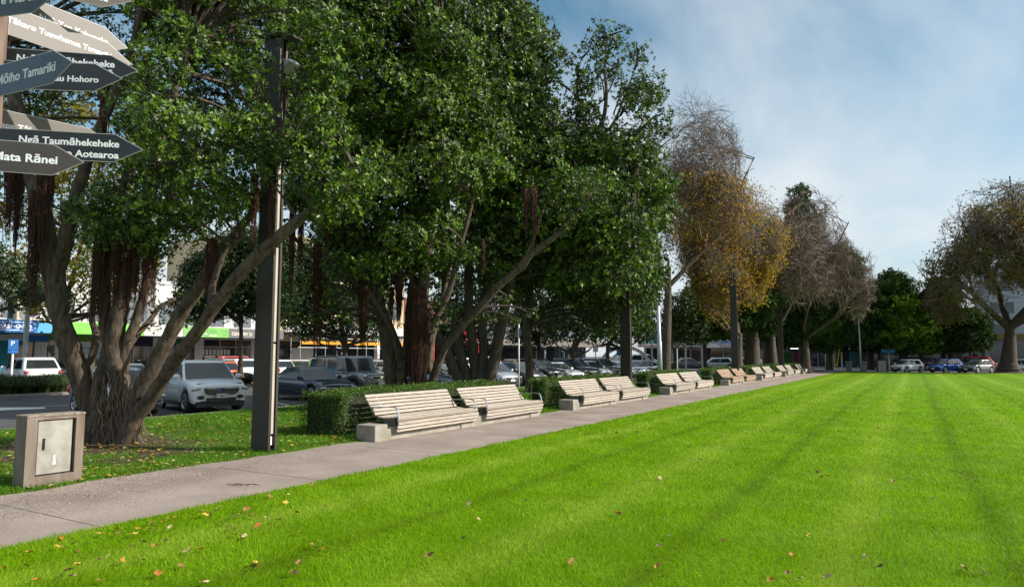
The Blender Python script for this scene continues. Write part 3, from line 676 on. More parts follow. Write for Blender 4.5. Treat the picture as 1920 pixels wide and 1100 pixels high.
def aerial(t, off, x, y0, y1, d, w, n, seed, thick=.011):
    thick *= .62; n = int(n*1.7); y0 -= 22
    """a hank of hanging aerial roots: x px, top and bottom px, width in metres"""
    rg = random.Random(seed); a = at(x, y0, d); b = at(x, y1, d); b = Vector((a.x+rg.uniform(-.04, .04), a.y+rg.uniform(-.04, .04), b.z)); mb = MB()
    for i in range(n):
        an, rr = rg.uniform(0, 6.28), math.sqrt(rg.random())*w; f_ = rg.uniform(.35, .95) if rg.random() < .75 else rg.uniform(.85, 1.15)
        ox, oy = math.cos(an)*rr, math.sin(an)*rr; Q = []
        for k in range(6):
            u = k/5; z = a.z+(b.z-a.z)*f_*u; sq = .75+.35*math.sin(u*2.2)-.55*u**2; Q.append((a.x+(b.x-a.x)*u+ox*sq+rg.uniform(-.035, .035), a.y+(b.y-a.y)*u+oy*sq+rg.uniform(-.035, .035), z, thick*(1.2-.7*u)))
        mb.tube(Q, 4, cap=False)
    return mb.build('aerial_roots', M_root, t, off=off)
def pxy(p):
    Z = p[2]-EYE; f_ = -p[0]*sY+p[1]*cY; a = p[0]*cY+p[1]*sY; d = f_*cP+Z*sP; return 960+F*a/d, 550-F*(-f_*sP+Z*cP)/d
def limb_pts(paths):
    out = []
    for P in paths: out += [q[:3] for q in crom([(*at(p[0], p[1], p[2]), p[3]) for p in P], 5)]
    return [np.array(q) for q in out if q[2] > 2.2]
# ---- first tree
g = np.random.default_rng(11)
b1 = on(208, 828); t1 = thing('evergreen_tree', b1, 0, 'many-stemmed evergreen tree with hanging red roots behind the service cabinet', 'tree', 'evergreen trees on the verge')
D = depth(b1)
P1 = [[(178,835,D,.24),(178,800,D,.20),(158,745,D+.1,.165),(138,690,D+.2,.16),(118,640,D+.3,.13),(101,622,D+.35,.10)],
      [(188,838,D,.26),(184,800,D,.215),(168,750,D,.20),(150,700,D-.1,.19),(128,640,D-.2,.185),(113,590,D-.2,.19),(103,540,D-.1,.20),(92,470,D,.21),(78,400,D,.20),(60,320,D+.2,.18),(30,200,D+.6,.14),(10,80,D+1,.1)],
      [(105,520,D,.16),(125,440,D-.2,.15),(140,380,D-.2,.13),(170,280,D-.2,.11),(215,180,D-.3,.08),(250,80,D-.3,.06)],
      [(158,735,D+.1,.10),(166,695,D+.3,.085),(176,655,D+.4,.08),(181,628,D+.4,.08),(173,600,D+.5,.06),(176,560,D+.6,.06),(182,500,D+.7,.055),(178,440,D+.8,.05)],
      [(183,640,D+.4,.05),(190,610,D+.5,.05),(197,560,D+.6,.045)],
      [(196,838,D-.1,.22),(186,790,D-.1,.165),(184,740,D-.1,.145),(193,690,D-.1,.13),(203,650,D,.125),(200,600,D,.12),(196,540,D,.12),(205,460,D,.11),(225,380,D,.1),(250,280,D,.08)],
      [(222,842,D-.1,.26),(222,790,D-.1,.21),(224,740,D-.1,.20),(220,690,D-.1,.19),(217,640,D-.1,.18),(222,590,D-.1,.175),(235,530,D-.1,.16),(252,470,D-.1,.14),(270,390,D-.2,.12),(290,300,D-.2,.1),(320,200,D-.2,.08),(350,90,D-.2,.06)],
      [(226,700,D-.05,.15),(236,655,D-.1,.12),(252,610,D-.1,.095),(268,560,D-.1,.09),(280,500,D-.2,.08),(300,420,D-.3,.07),(330,330,D-.4,.055)],
      [(238,650,D-.1,.09),(258,625,D,.07),(282,600,D+.2,.06),(300,575,D+.3,.05),(330,560,D+.4,.04)],
      [(228,838,D-.2,.22),(240,790,D-.2,.19),(262,740,D-.3,.175),(285,690,D-.4,.16),(312,640,D-.5,.15),(338,590,D-.6,.14),(368,545,D-.7,.125),(392,505,D-.8,.11),(430,450,D-.8,.09),(475,395,D-.9,.075),(520,300,D-1,.06)],
      [(232,842,D-.3,.20),(250,790,D-.4,.16),(290,735,D-.6,.14),(325,680,D-.9,.125),(362,632,D-1.1,.12),(400,580,D-1.3,.115),(432,535,D-1.5,.115),(468,495,D-1.7,.115),(505,460,D-1.9,.11),(550,420,D-2.0,.10),(600,385,D-2,.075),(640,358,D-1.9,.05),(670,330,D-1.7,.02)],
      [(400,580,D-1.3,.09),(398,540,D-1.2,.07),(420,480,D-1.1,.06),(455,440,D-1,.05)],
      [(300,660,D-.4,.07),(318,640,D-.3,.06),(324,600,D-.1,.045)]]
for a, dx, dy in ((160, -40, 16), (190, -20, 22), (215, 4, 26), (240, 22, 22), (262, 38, 10)): P1.append([(205+(a-205)*.6, 780, D-.1, .13), (205+(a-205)*.75+dx*.2, 822, D-.2, .10), (205+(a-205)*.9+dx*.4, 832+dy*.5, D-.3, .04)])
limbs(P1, t1, b1, M_bark, 1, 12)
s1 = limb_pts(P1)
fr = MB(); rg = random.Random(4)
for i in range(130):
    x = rg.uniform(178, 268); y = rg.uniform(690, 790); d = D-.28-rg.uniform(0, .12); q = [(*at(x+rg.uniform(-4, 4), y, d+.12), .006)]
    for k in range(4): x += rg.uniform(-7, 7); y += rg.uniform(8, 22); q.append((*at(x, min(y, 838), d-.02*k), rg.uniform(.005, .012)))
    fr.tube(q, 4, cap=False)
fr.build('root_tangle', mat('dry_roots', (.20, .14, .10), .9, noise=.4, nscale=9), t1, off=b1)
for i, (x, y0, y1, d, w, n) in enumerate([(24,300,440,D,.10,60),(40,310,470,D+.2,.10,60),(68,380,545,D-.25,.11,80),(78,400,560,D-.2,.07,40),(90,300,470,D-.3,.16,110),(196,440,600,D-.2,.11,90),(186,430,590,D-.1,.06,40),(222,460,560,D-.2,.10,70),(240,450,585,D-.2,.09,60),
        (262,440,560,D-.3,.08,60),(277,455,590,D-.35,.06,44),(292,450,560,D-.3,.07,40),(396,470,580,D-.95,.10,60),(404,500,600,D-1.0,.05,30),(200,120,330,D-.2,.09,60),(275,130,260,D-.3,.09,60),
        (478,340,455,D-1.2,.07,46),(512,370,470,D-1.9,.05,30)]): aerial(t1, b1, x, y0, y1, d, w, n, 60+i)
A1 = [(240,-220),(600,-230),(590,30),(560,60),(520,60),(478,80),(455,190),(480,240),(560,250),(600,330),(575,400),(520,395),(470,420),(430,430),(412,520),(360,490),(330,525),(300,480),(255,440),(238,330)]
A1b = [(120,335),(180,325),(250,340),(300,370),(330,440),(350,500),(300,495),(240,470),(190,480),(150,470),(128,410)]
A1c = [(-200,-220),(250,-230),(260,330),(230,340),(200,200),(120,240),(60,330),(-60,420),(-200,350)]
l1 = lobes(g, A1, D-.6, 2.2, 110, .34, .78, edge=.7)+lobes(g, A1b, D-1.0, .7, 26, .26, .42, edge=.6, minz=1.2)
l1 = [(p, r) for p, r in l1 if not (depth(p)-r*.8 < 13.3 and 466-r*90 < pxy(p)[0] < 535+r*90 and (pxy(p)[1] < 250+r*60 or pxy(p)[1] > 350-r*60))]
crown('crown', g, l1, t1, M_poh, .118, 7, .098, .042, M_pohy, .4, off=b1, sq=.72, under=.85)
l1c = lobes(g, A1c, D+2.2, 1.4, 60, .35, .6); crown('crown', g, l1c, t1, M_poh, .17, 7, .085, .036, off=b1)
l1d = [(np.array(at(x, y, D+rg.uniform(-.2, .5))), r) for x, y, r in ((252,585,.22),(275,570,.2),(300,590,.2),(322,575,.22),(290,612,.14),(350,560,.2),(345,600,.16),(110,560,.2),(210,560,.2),(60,600,.14))]
crown('crown', g, l1d, t1, M_poh, .16, 6, .08, .034, off=b1)
l1f = [(np.array(at(x, y, d)), r) for x, y, d, r in ((545,275,12.2,.36),(575,300,12.3,.34),(590,235,12.3,.34),(590,330,12.4,.3),(560,340,12.3,.26),(600,270,12.5,.4),(600,210,12.6,.4),(505,290,12.3,.2),(620,230,12.8,.4),(610,150,13,.45),(600,110,13,.4),(450,250,12.4,.3),(455,300,12.5,.3),(450,360,12.6,.3),(600,60,12.9,.4),(620,60,13,.5),(625,375,12.3,.34),(655,345,12.4,.36),(600,400,12.2,.24),(645,395,12.4,.3),(680,330,12.6,.4),(665,370,12.5,.3),(610,350,12.1,.3),(492,120,12.5,.22),(485,165,12.5,.24),(498,215,12.4,.2),(482,235,12.4,.26),(500,265,12.3,.2),(530,60,12.7,.25),(495,330,12.3,.2),(538,150,12.7,.14),(530,300,12.2,.2))]
crown('crown', g, l1f, t1, M_poh, .12, 7, .095, .042, M_pohy, .4, off=b1, sq=.75, keep=-2)
l1g = lobes(g, [(250,-220),(640,-230),(640,60),(600,260),(560,300),(480,330),(420,440),(300,420),(240,330)], D+2.2, 1.0, 60, .5, .8, edge=.5); crown('crown', g, l1g, t1, M_poh, .17, 7, .10, .05, off=b1, keep=-2)
twigs(g, l1+l1c+l1d+l1f+l1g, s1, t1, b1, M_barkd)
# ---- second tree
b2 = Vector((-15.0, 18.3, 0)); D = depth(b2); t2 = thing('evergreen_tree', b2, 0, 'evergreen tree with a thick beard of roots and long leaning limb, behind the first benches', 'tree', 'evergreen trees on the verge')
P2 = [[(742,775,D,.34),(738,735,D,.27),(733,690,D,.26),(727,640,D,.25),(716,590,D,.22),(700,530,D,.19),(680,450,D,.15),(660,360,D,.12),(640,240,D,.09)],
      [(758,775,D-.1,.24),(752,730,D-.2,.17),(752,680,D-.2,.15),(742,640,D-.2,.135),(722,595,D-.3,.125),(700,562,D-.3,.12),(665,525,D-.4,.11),(622,495,D-.5,.10),(585,475,D-.6,.08),(545,440,D-.7,.06)],
      [(766,775,D-.2,.2),(757,720,D-.25,.13),(760,660,D-.2,.11),(764,600,D-.2,.10),(770,540,D,.09),(780,470,D,.08),(770,380,D,.07)],
      [(782,780,D-.3,.34),(784,730,D-.3,.26),(788,680,D-.3,.25),(790,620,D-.3,.25),(792,560,D-.2,.22),(800,480,D,.19),(815,380,D,.15),(825,250,D,.12),(830,120,D,.08)],
      [(800,780,D-.3,.24),(808,725,D-.4,.16),(822,680,D-.5,.14),(838,645,D-.6,.135),(870,608,D-.8,.13),(905,570,D-1,.125),(935,535,D-1.2,.12),(960,515,D-1.3,.115),(985,488,D-1.4,.10),(1010,465,D-1.5,.095),(1042,442,D-1.6,.085),(1075,405,D-1.6,.07),(1110,360,D-1.6,.05)],
      [(965,512,D-1.3,.05),(990,470,D-1.5,.04),(1008,430,D-1.6,.03),(1020,390,D-1.6,.02)],[(940,530,D-1.2,.04),(985,500,D-1.45,.03),(1000,455,D-1.5,.025),(1010,410,D-1.5,.02)],
      [(800,640,D-.4,.14),(812,610,D-.5,.12),(826,580,D-.5,.11),(842,545,D-.5,.10),(858,480,D-.5,.09),(880,400,D-.5,.07),(900,300,D-.4,.05)],
      [(805,700,D+.3,.12),(810,640,D+.6,.10),(830,560,D+.9,.09),(850,450,D+1,.07)]]
limbs(P2, t2, b2, M_bark, 2, 11); s2 = limb_pts(P2)
for i, (x, y0, y1, d, w, n) in enumerate([(785,560,735,D-.6,.34,420),(795,600,715,D-.65,.26,260),(770,590,690,D-.55,.18,160),(681,530,642,D-.45,.17,190),(597,480,640,D-.6,.14,150),(600,560,645,D-.6,.12,90),(550,370,540,D-.8,.10,80),(566,370,500,D-.8,.10,70),(512,340,460,D-.9,.13,90),
        (615,395,470,D-.9,.09,60),(750,530,610,D-.3,.14,90),(735,560,620,D-.2,.08,40),(690,160,250,D-.4,.15,70),(905,470,510,D-.6,.07,30),(985,375,430,D-1.6,.08,50),(1000,375,452,D-1.6,.10,60),(720,470,530,D-.3,.1,60),(505,450,520,D-.9,.06,30)]): aerial(t2, b2, x, y0, y1, d, w, n, 90+i, .012)
A2 = [(560,-250),(840,-260),(870,20),(900,110),(935,190),(960,290),(945,350),(890,390),(905,460),(865,540),(835,600),(800,560),(770,535),(700,555),(650,560),(610,500),(600,420),(565,430),(520,380),(500,200),(520,60)]
l2 = lobes(g, A2, D-.3, 3.0, 190, .48, 1.1, edge=.68); crown('crown', g, l2, t2, M_poh, .150, 8, .125, .055, M_pohy, .42, off=b2, sq=.72, keep=-.8, under=.85)
l2i = lobes(g, A2, D+1.8, 1.2, 90, .9, 1.3, edge=.55); crown('crown', g, l2i, t2, M_poh, .21, 7, .15, .08, off=b2, keep=-2)
l2b = [(np.array(at(x, y, D-rg.uniform(.2, 1.2))), r) for x, y, r in ((540,560,.5),(575,530,.45),(560,600,.4),(590,590,.35),(620,560,.5),(650,590,.3),(830,600,.35),(845,575,.3),(820,570,.4),(960,560,.22),(1000,590,.2),(930,590,.3),(940,560,.25),(965,600,.2),(900,590,.3),(530,610,.25))]
l2b += [(np.array(at(x, y, D-1.7)), r) for x, y, r in ((1065,405,.5),(1095,375,.55),(1115,345,.6),(1045,380,.4),(1085,345,.5),(1120,385,.4),(1050,430,.25))]
crown('crown', g, l2b, t2, M_poh, .18, 7, .105, .046, M_pohy, .3, off=b2); twigs(g, l2+l2b, s2, t2, b2, M_barkd, .035)
# ---- third tree
b3 = Vector((-15.0, 23.2, 0)); D = depth(b3); t3 = thing('evergreen_tree', b3, 0, 'tall evergreen tree with a fan of dark stems and open crown top against the sky', 'tree', 'evergreen trees on the verge')
P3 = [[(872,765,D,.3),(862,715,D,.24),(842,670,D,.22),(822,632,D,.2),(800,590,D,.18),(775,520,D,.15)],[(882,765,D,.3),(876,710,D,.22),(862,660,D,.2),(850,615,D,.19),(838,550,D,.16),(830,450,D,.14),(850,300,D,.1)],
      [(892,765,D,.3),(892,700,D,.22),(886,640,D,.2),(880,590,D,.19),(878,500,D,.17),(890,400,D,.15),(930,250,D,.12),(955,120,D,.09),(965,40,D,.05)],[(900,765,D-.1,.3),(904,700,D-.1,.24),(906,650,D,.2),(904,600,D,.19),(915,520,D,.17)],
      [(908,768,D-.2,.32),(918,710,D-.2,.27),(930,660,D-.2,.24),(940,610,D-.2,.22),(955,540,D-.3,.2),(980,460,D-.4,.18),(1015,390,D-.6,.17),(1060,325,D-.8,.15),(1100,285,D-.9,.12),(1128,235,D-1,.09),(1137,180,D-1,.07),(1134,130,D-1,.05),(1138,70,D-1,.03)],
      [(1060,325,D-.8,.11),(1100,302,D-.8,.10),(1145,290,D-.8,.08),(1180,265,D-.8,.06),(1225,220,D-.8,.04)],[(1104,282,D-.9,.07),(1150,230,D-.9,.05),(1175,170,D-.9,.035),(1190,130,D-.9,.02)],[(1110,270,D-.9,.06),(1090,210,D-.9,.045),(1082,150,D-.9,.03),(1090,110,D-.9,.02)],
      [(940,470,D,.12),(990,380,D+.5,.1),(1010,280,D+.8,.08),(1000,180,D+1,.06),(985,80,D+1,.04)],[(915,560,D+.3,.1),(900,480,D+.5,.08),(870,400,D+.6,.06)]]
for ex, ey, sx_, sy_ in ((1160,105,1137,180),(1115,120,1134,190),(1205,160,1150,230),(1070,170,1090,220),(1215,200,1180,265),(1240,250,1190,262),(1195,310,1145,290),(1165,140,1150,215)): P3.append([(sx_, sy_, D-.9, .035), ((ex+sx_)/2+5, (ey+sy_)/2, D-.9, .025), (ex, ey, D-.9, .012)])
limbs(P3, t3, b3, M_barkd, 3, 9); s3 = limb_pts(P3)
A3 = [(850,30),(900,-60),(975,-20),(1015,45),(1035,85),(1045,160),(1050,230),(1120,270),(1190,250),(1250,270),(1262,380),(1225,450),(1240,520),(1180,560),(1060,560),(980,520),(930,570),(890,540),(870,430),(860,250)]
l3 = lobes(g, A3, D, 3.4, 190, .55, 1.2, edge=.68); crown('crown', g, l3, t3, M_poh, .195, 7, .155, .07, M_pohy, .3, off=b3, sq=.72, keep=-.8, under=.8)
l3i = lobes(g, A3, D+2.2, 1.5, 80, 1.1, 1.5, edge=.6); crown('crown', g, l3i, t3, M_poh, .27, 7, .19, .10, off=b3, keep=-2)
A3t = [(1040,140),(1050,110),(1085,85),(1110,55),(1140,32),(1170,45),(1200,75),(1225,110),(1250,160),(1270,205),(1262,260),(1235,290),(1150,300),(1060,260),(1040,200)]
l3t = lobes(g, A3t, D-.9, 2.2, 62, .28, .55, edge=.5); crown('crown', g, l3t, t3, M_poh, .24, 7, .135, .06, M_pohy, .15, off=b3, sq=.8, keep=-2, cull=.4)
twigs(g, l3+l3t, s3, t3, b3, M_barkd, .04)
for i, (x, y0, y1, d, w, n) in enumerate([(990,330,400,D-.9,.12,60),(905,480,520,D-.4,.1,40),(1045,300,350,D-.9,.08,40)]): aerial(t3, b3, x, y0, y1, d, w, n, 130+i, .015)
# ---- smaller tree
b4 = on(997, 738); D = depth(b4); t4 = thing('evergreen_tree', b4, 0, 'single-stemmed evergreen tree on the grass between the first and second hedges', 'tree', 'evergreen trees on the verge')
P4 = [[(997,742,D,.34),(995,725,D,.24),(992,690,D,.20),(990,640,D,.19),(988,590,D,.18),(995,530,D,.15),(1020,460,D,.1)],[(990,620,D,.12),(1030,570,D,.1),(1080,530,D,.08),(1140,500,D,.06)],[(989,600,D,.12),(950,550,D,.1),(920,500,D,.07)]]
for dx in (-14, 0, 14, 24): P4.append([(994+dx*.2, 715, D-.05, .12), (996+dx*.7, 735, D-.2, .08), (998+dx*1.15, 742, D-.3, .03)])
limbs(P4, t4, b4, M_bark, 5, 10); s4 = limb_pts(P4)
A4 = [(935,560),(950,470),(1010,400),(1120,380),(1210,430),(1240,500),(1236,570),(1215,640),(1170,650),(1130,640),(1105,600),(1060,560),(1010,540),(965,600)]
l4 = lobes(g, A4, D, 3.2, 150, .45, .95, edge=.6, minz=1.9); crown('crown', g, l4, t4, M_poh, .21, 7, .14, .062, M_pohy, .12, off=b4, sq=.75, keep=-.9); twigs(g, l4, s4, t4, b4, M_barkd, .04)

# ---------------------------------------------------------------- generic trees
def bare_tree(t, off, base, H, spread, seed, m, m_t, r0=.35, levels=5, lean=(0, 0), split=1.8, keepf=None, nb=5, up=.25, tw=.012, tf=.3, env=None):
    def inside(q): 
        if env is None: return True
        u = [(q[i]-env[0][i])/env[1][i] for i in range(3)]; return sum(k*k for k in u) < 1+.42*math.sin(4.3*u[0]+seed)*math.sin(3.7*u[2]+2*seed)+.25*math.sin(7*u[1]+6*u[2]+seed)
    """recursive limbs and twigs; returns the outer points"""
    rg = random.Random(seed); tr = MB(); tg = MB(); tips = []
    def grow(p, d, l, r, lev):
        if 1 <= lev <= 2 and not inside(p+d*l*1.0): l *= .72
        n = 3; Q = [(*p, r)]; q = p.copy(); dd = d.copy()
        for k in range(n):
            w_ = .03 if lev == 0 else .13; dd = (dd+Vector((rg.gauss(0, w_), rg.gauss(0, w_), rg.gauss(up*.25 if lev < 3 else -.05, .10)))).normalized(); q = q+dd*(l/n); Q.append((*q, r*(1-.5*(k+1)/n)))
        (tr if lev < 2 else tg).tube(Q, 9 if lev == 0 else (6 if lev < 2 else (4 if lev < 4 else 3)), cap=False)
        if lev >= 2 and not inside(q) and rg.random() < .75 and lev < levels: return
        if lev >= 2: tips.append((q.copy(), lev))
        if lev >= levels: return
        for j in range(nb if lev < levels-1 else nb+1):
            u = rg.uniform(.45, 1.0) if lev else rg.uniform(.75, 1.0); k = min(n-1, int(u*n)); a = Vector(Q[k][:3]); b = Vector(Q[k+1][:3]); s = a.lerp(b, u*n-k)
            ax_ = Vector((rg.gauss(0, 1), rg.gauss(0, 1), rg.gauss(0, 1))); ax_ = ax_-dd*ax_.dot(dd); ax_.normalize(); an = R(rg.uniform(22, 58)*(1.0 if lev else spread))
            nd = (dd*math.cos(an)+ax_*math.sin(an)); nd.z += up*.3 if lev < 2 else -.10; nd.normalize()
            if s.z+nd.z*l < 1.8: nd.z = abs(nd.z)
            if lev >= 1 and not inside(s+nd*l*.5):
                if env is not None: nd = (nd+(Vector(env[0])-s).normalized()*.9).normalized()
                if lev >= 3 and not inside(s+nd*l*.3): continue
            grow(s, nd, (H*.3 if lev == 0 else l)*rg.uniform(.55, .78), max(tw*.6, r*.5*rg.uniform(.75, 1)), lev+1)
    grow(Vector(base), Vector((lean[0], lean[1], 1)).normalized(), H*tf, r0, 0)
    tr.build('trunk', m, t, smooth=True, off=off); tg.build('twigs', m_t, t, off=off)
    return tips
def tip_leaves(t, off, tips, m, n, L, g, test=None, m2=None, frac=.3, name='leaves', jit=.3):
    P = np.array([p for p, l in tips if (test is None or test(p))]); 
    if not len(P): return
    P = P[g.integers(0, len(P), n)]+g.normal(0, jit, (n, 3)); V = leaf_quads(P, unit(g.normal(0, 1, (n, 3))+np.array([0, 0, -.2])), 2, L, L*.75, g, (20, 90))
    mi = np.repeat((g.random(n) < frac).astype(np.int32), 2) if m2 else None
    quads(name, V, [m, m2] if m2 else m, t, off, mi=mi)
# big bare tree with orange leaves, left behind the third tree
g = np.random.default_rng(21)
def env_at(px, py, d, rx, rz, ry=None): c = at(px, py, d); return ((c.x, c.y, c.z), (ry or rx, rx, rz) if False else (rx, rx, rz))
def bare(px, d, H, sd, lab, cat_n, grp, env, r0, nb, up, tw, tf, lean=(0, 0)):
    b = at(px, 690, d); b.z = 0; t = thing(cat_n, b, 0, lab, 'tree', grp); return t, b, bare_tree(t, b, b, H, 1.15, sd, M_barkd, M_twig, r0, 6, lean, nb=nb, up=up, tw=tw, tf=tf, env=env)
t, b, tips = bare(1246, 50, 56, 6, 'big half-bare autumn tree of fine brown twigs beside the tall evergreen', 'autumn_plane_tree', 'half-bare autumn trees', env_at(1290, 400, 50, 4.6, 9.0), .42, 5, .15, .024, .15, (.05, .02))
tip_leaves(t, b, tips, M_org, 6500, .15, g, lambda p: p.z > 3 and (p.z < 14), M_rus, .6)
t, b, tips = bare(1384, 54, 36, 8, 'autumn tree thick with orange and yellow leaves behind the fourth hedge', 'autumn_plane_tree', 'half-bare autumn trees', env_at(1372, 482, 54, 4.0, 6.9), .40, 5, .15, .024, .10)
tip_leaves(t, b, tips, M_org, 17000, .15, g, lambda p: p.z > 2.6 and math.sin(p.x*1.1+p.z*.9)+math.sin(p.y*.8-p.z*1.3)*.8+(12-p.z)*.12 > -.25, M_yel, .4)
bare(1446, 67, 36, 13, 'grey bare tree with a thick trunk behind the fifth hedge', 'bare_tree', 'bare grey trees', env_at(1462, 492, 67, 5.6, 8.8), .62, 5, .1, .036, .12, (.05, .02))
bare(1512, 72, 35, 17, 'grey bare tree in front of the dark conifers at the end of the benches', 'bare_tree', 'bare grey trees', env_at(1550, 505, 72, 4.2, 7.6), .5, 5, .1, .036, .13, (.05, .02))
def conifer(px, Xd, poly, dh, n, r0, r1, label, m, seed, kind='conifer_tree', tr=.35, m2=None, frac=.3, sp_=.42, L=.42, cat='tree', grp='dark evergreens at the end of the park', droop=True, tpx=None, sq=.5, minz=2.0, tapx=None):
    g = np.random.default_rng(seed); b = at(px, 690, Xd); b.z = 0; D = depth(b); t = thing(kind, b, 0, label, cat, grp)
    top = min(p[1] for p in poly)+ (max(p[1] for p in poly)-min(p[1] for p in poly))*.25; zt = at(px, top, D).z
    mb = MB(); mb.tube(crom([(b.x, b.y, -.1, tr*1.5), (b.x, b.y, .6, tr*1.1), (b.x+.1, b.y, zt*.5, tr*.8), (b.x, b.y+.1, zt, tr*.2)], 4), 9); mb.build('trunk', M_barkd, t, smooth=True, off=b)
    lb = lobes(g, poly, D, dh, n, r0, r1, edge=.55, minz=minz)
    crown('crown', g, lb, t, m, sp_, 6, L, L*.34, m2, frac, off=b, sq=sq, keep=-.6, spread=(40, 95), flat=(0, 0, -.12) if droop else None)
    tw = MB(); rg = random.Random(seed)
    for p, r in lb:
        z = max(2.0, p[2]-r*.5-rg.uniform(0, 1.5)); tw.tube([(b.x, b.y, min(z, zt), tr*.22), ((b.x+p[0])/2, (b.y+p[1])/2, (min(z, zt)+p[2])/2+.3, tr*.14), (*p, .03)], 4, cap=False)
    tw.build('branches', M_barkd, t, off=b)
    return t
conifer(1508, 82, [(1470,640),(1478,520),(1480,400),(1488,352),(1503,318),(1514,360),(1530,440),(1560,480),(1590,440),(1616,455),(1608,500),(1616,560),(1600,640),(1560,660)], 5, 150, .9, 1.9, 'tall dark conifer with a narrow pointed top behind the bare trees', M_con, 31, tr=.6)
conifer(1410, 66, [(1270,600),(1290,540),(1350,520),(1400,500),(1440,520),(1470,560),(1450,640),(1400,640),(1340,640),(1290,650)], 4, 110, .8, 1.5, 'dark broad evergreen behind the fourth hedge and lamp column', M_con, 32, 'dark_evergreen_tree', .75, minz=2.6)
conifer(1320, 74, [(1262,600),(1275,555),(1320,545),(1360,560),(1370,620),(1330,645),(1280,640)], 3.5, 60, .8, 1.4, 'low dark evergreen in front of the shops, between lamp column and steel pole', M_con, 33, 'dark_evergreen_tree', .3, minz=2.8)
conifer(1445, 76, [(1420,560),(1450,520),(1500,530),(1540,560),(1570,600),(1565,650),(1520,655),(1470,650),(1430,640)], 4, 80, .8, 1.5, 'olive-green evergreen with lit sprays behind the fifth and sixth hedges', M_con, 34, 'dark_evergreen_tree', .8, M_conb if False else None, minz=2.6)
conifer(1555, 90, [(1520,640),(1530,560),(1560,520),(1610,520),(1650,540),(1660,600),(1650,660),(1600,668),(1540,665)], 4, 100, .9, 1.6, 'dark evergreen standing left of the round bright conifer', M_con, 35, 'conifer_tree', .4, minz=2.2, m2=M_conb, frac=.12)
conifer(1633, 92, [(1600,640),(1620,540),(1650,515),(1672,500),(1700,503),(1720,530),(1700,640),(1650,670)], 4, 100, .9, 1.6, 'tall dark conifer behind the bright green one', M_con, 36, 'conifer_tree', .4, minz=2.2)
conifer(1692, 89.5, [(1630,640),(1650,600),(1662,570),(1680,550),(1695,530),(1712,545),(1740,580),(1765,610),(1775,650),(1740,672),(1700,668),(1650,665)], 4.5, 130, .8, 1.4, 'bright green layered conifer in front of the parked white hatchback', M_conb, 37, 'conifer_tree', .42, minz=2.0, m2=M_con, frac=.35)
conifer(1728, 90, [(1720,560),(1745,520),(1775,515),(1800,540),(1790,600),(1800,650),(1760,672),(1735,650),(1720,620)], 4, 90, .9, 1.5, 'dark conifer between the white and blue parked cars', M_con, 38, 'conifer_tree', .28, minz=2.2)
conifer(1785, 89.5, [(1760,620),(1780,580),(1820,570),(1850,600),(1860,640),(1840,668),(1790,668),(1765,655)], 4, 80, .8, 1.5, 'dark spreading evergreen over the parked blue hatchback', M_con, 39, 'conifer_tree', .45, minz=2.1)
# plane tree at the far right
b = on(1892, 697); D = depth(b); t = thing('autumn_plane_tree', b, 0, 'large russet-leaved tree with a thick flared trunk at the far corner of the lawn', 'tree', 'half-bare autumn trees')
P5 = [[(1892,703,D,1.75),(1892,697,D,1.35),(1892,690,D,1.05),(1892,680,D,.80),(1892,668,D,.45)]]
limbs(P5, t, b, M_barkd, 50, 14, name='root_flare')
tips = bare_tree(t, b, b, 44, 1.15, 55, M_barkd, M_twig, .92, 6, (.0, .0), nb=5, up=.06, tw=.045, tf=.12, env=env_at(1900, 490, D, 8.6, 9.4))
g = np.random.default_rng(51)
tip_leaves(t, b, tips, M_rus, 19000, .24, g, lambda p: p.z > 4.5 and math.sin(p.x*.7+p.z*.8)+math.sin(p.y*.6-p.z*.7) > -1.1, mat('olive_autumn_leaf', (.10, .12, .028), .6, trans=.3, island=.5), .45)
# yellow-leaved tree beyond the first one, small street trees in the planted strip
def street_tree(px, py, D, label, poly, n, m, seed, tr=.16, r=(.35, .7), L=.15, sp_=.24, bend=0, per=4, dh=2.0, m2=None, frac=.4, kind='street_tree', grp='street trees in the planted strip', keep=-1, minz=2.4):
    g = np.random.default_rng(seed); b = at(px, py, D); b.z = -.02; D = depth(b); t = thing(kind, b, 0, label, 'tree', grp)
    top = [p for p in poly]; cx_ = sum(p[0] for p in poly)/len(poly); cy_ = sum(p[1] for p in poly)/len(poly); ym = max(p[1] for p in poly)
    P = [[(px, py+2, D, tr*1.4), (px-1, py-15, D, tr), (px+bend, (py+ym)/2, D, tr*.85), (px+bend, ym-10, D, tr*.75), (cx_*.4+px*.6, cy_*.4+ym*.6, D, tr*.6), (cx_, cy_, D, tr*.3)]]
    rg = random.Random(seed)
    for k in range(8):
        q = poly[rg.randrange(len(poly))]; P.append([(px+bend, ym-5-rg.uniform(-15, 10), D, tr*.5), ((px+bend+q[0])/2, (ym+q[1])/2, D+rg.uniform(-.6, .6), tr*.3), (q[0]*.8+cx_*.2, q[1]*.8+cy_*.2, D+rg.uniform(-1, 1), tr*.12)])
    limbs(P, t, b, M_barkd, seed, 8, wob=.03); s_ = limb_pts(P); lb = lobes(g, poly, D, dh, n, *r, edge=.35, minz=minz)
    crown('crown', g, lb, t, m, sp_, per, L, L*.6, m2, frac, off=b, keep=keep, cull=.4); twigs(g, lb, s_ or [np.array([b.x, b.y, 3.])], t, b, M_barkd, .02)
    return t
street_tree(116, 715, 40, 'yellow-leaved autumn tree behind the many-stemmed tree', [(-120,100),(60,120),(240,100),(320,200),(350,420),(300,550),(150,590),(60,600),(-60,560),(-150,400)], 210, M_yel, 61, .2, (.6, 1.3), .20, .40, per=4, dh=4, m2=mat('olive_leaf', (.08, .11, .02), .6, trans=.35, island=.5), frac=.35)
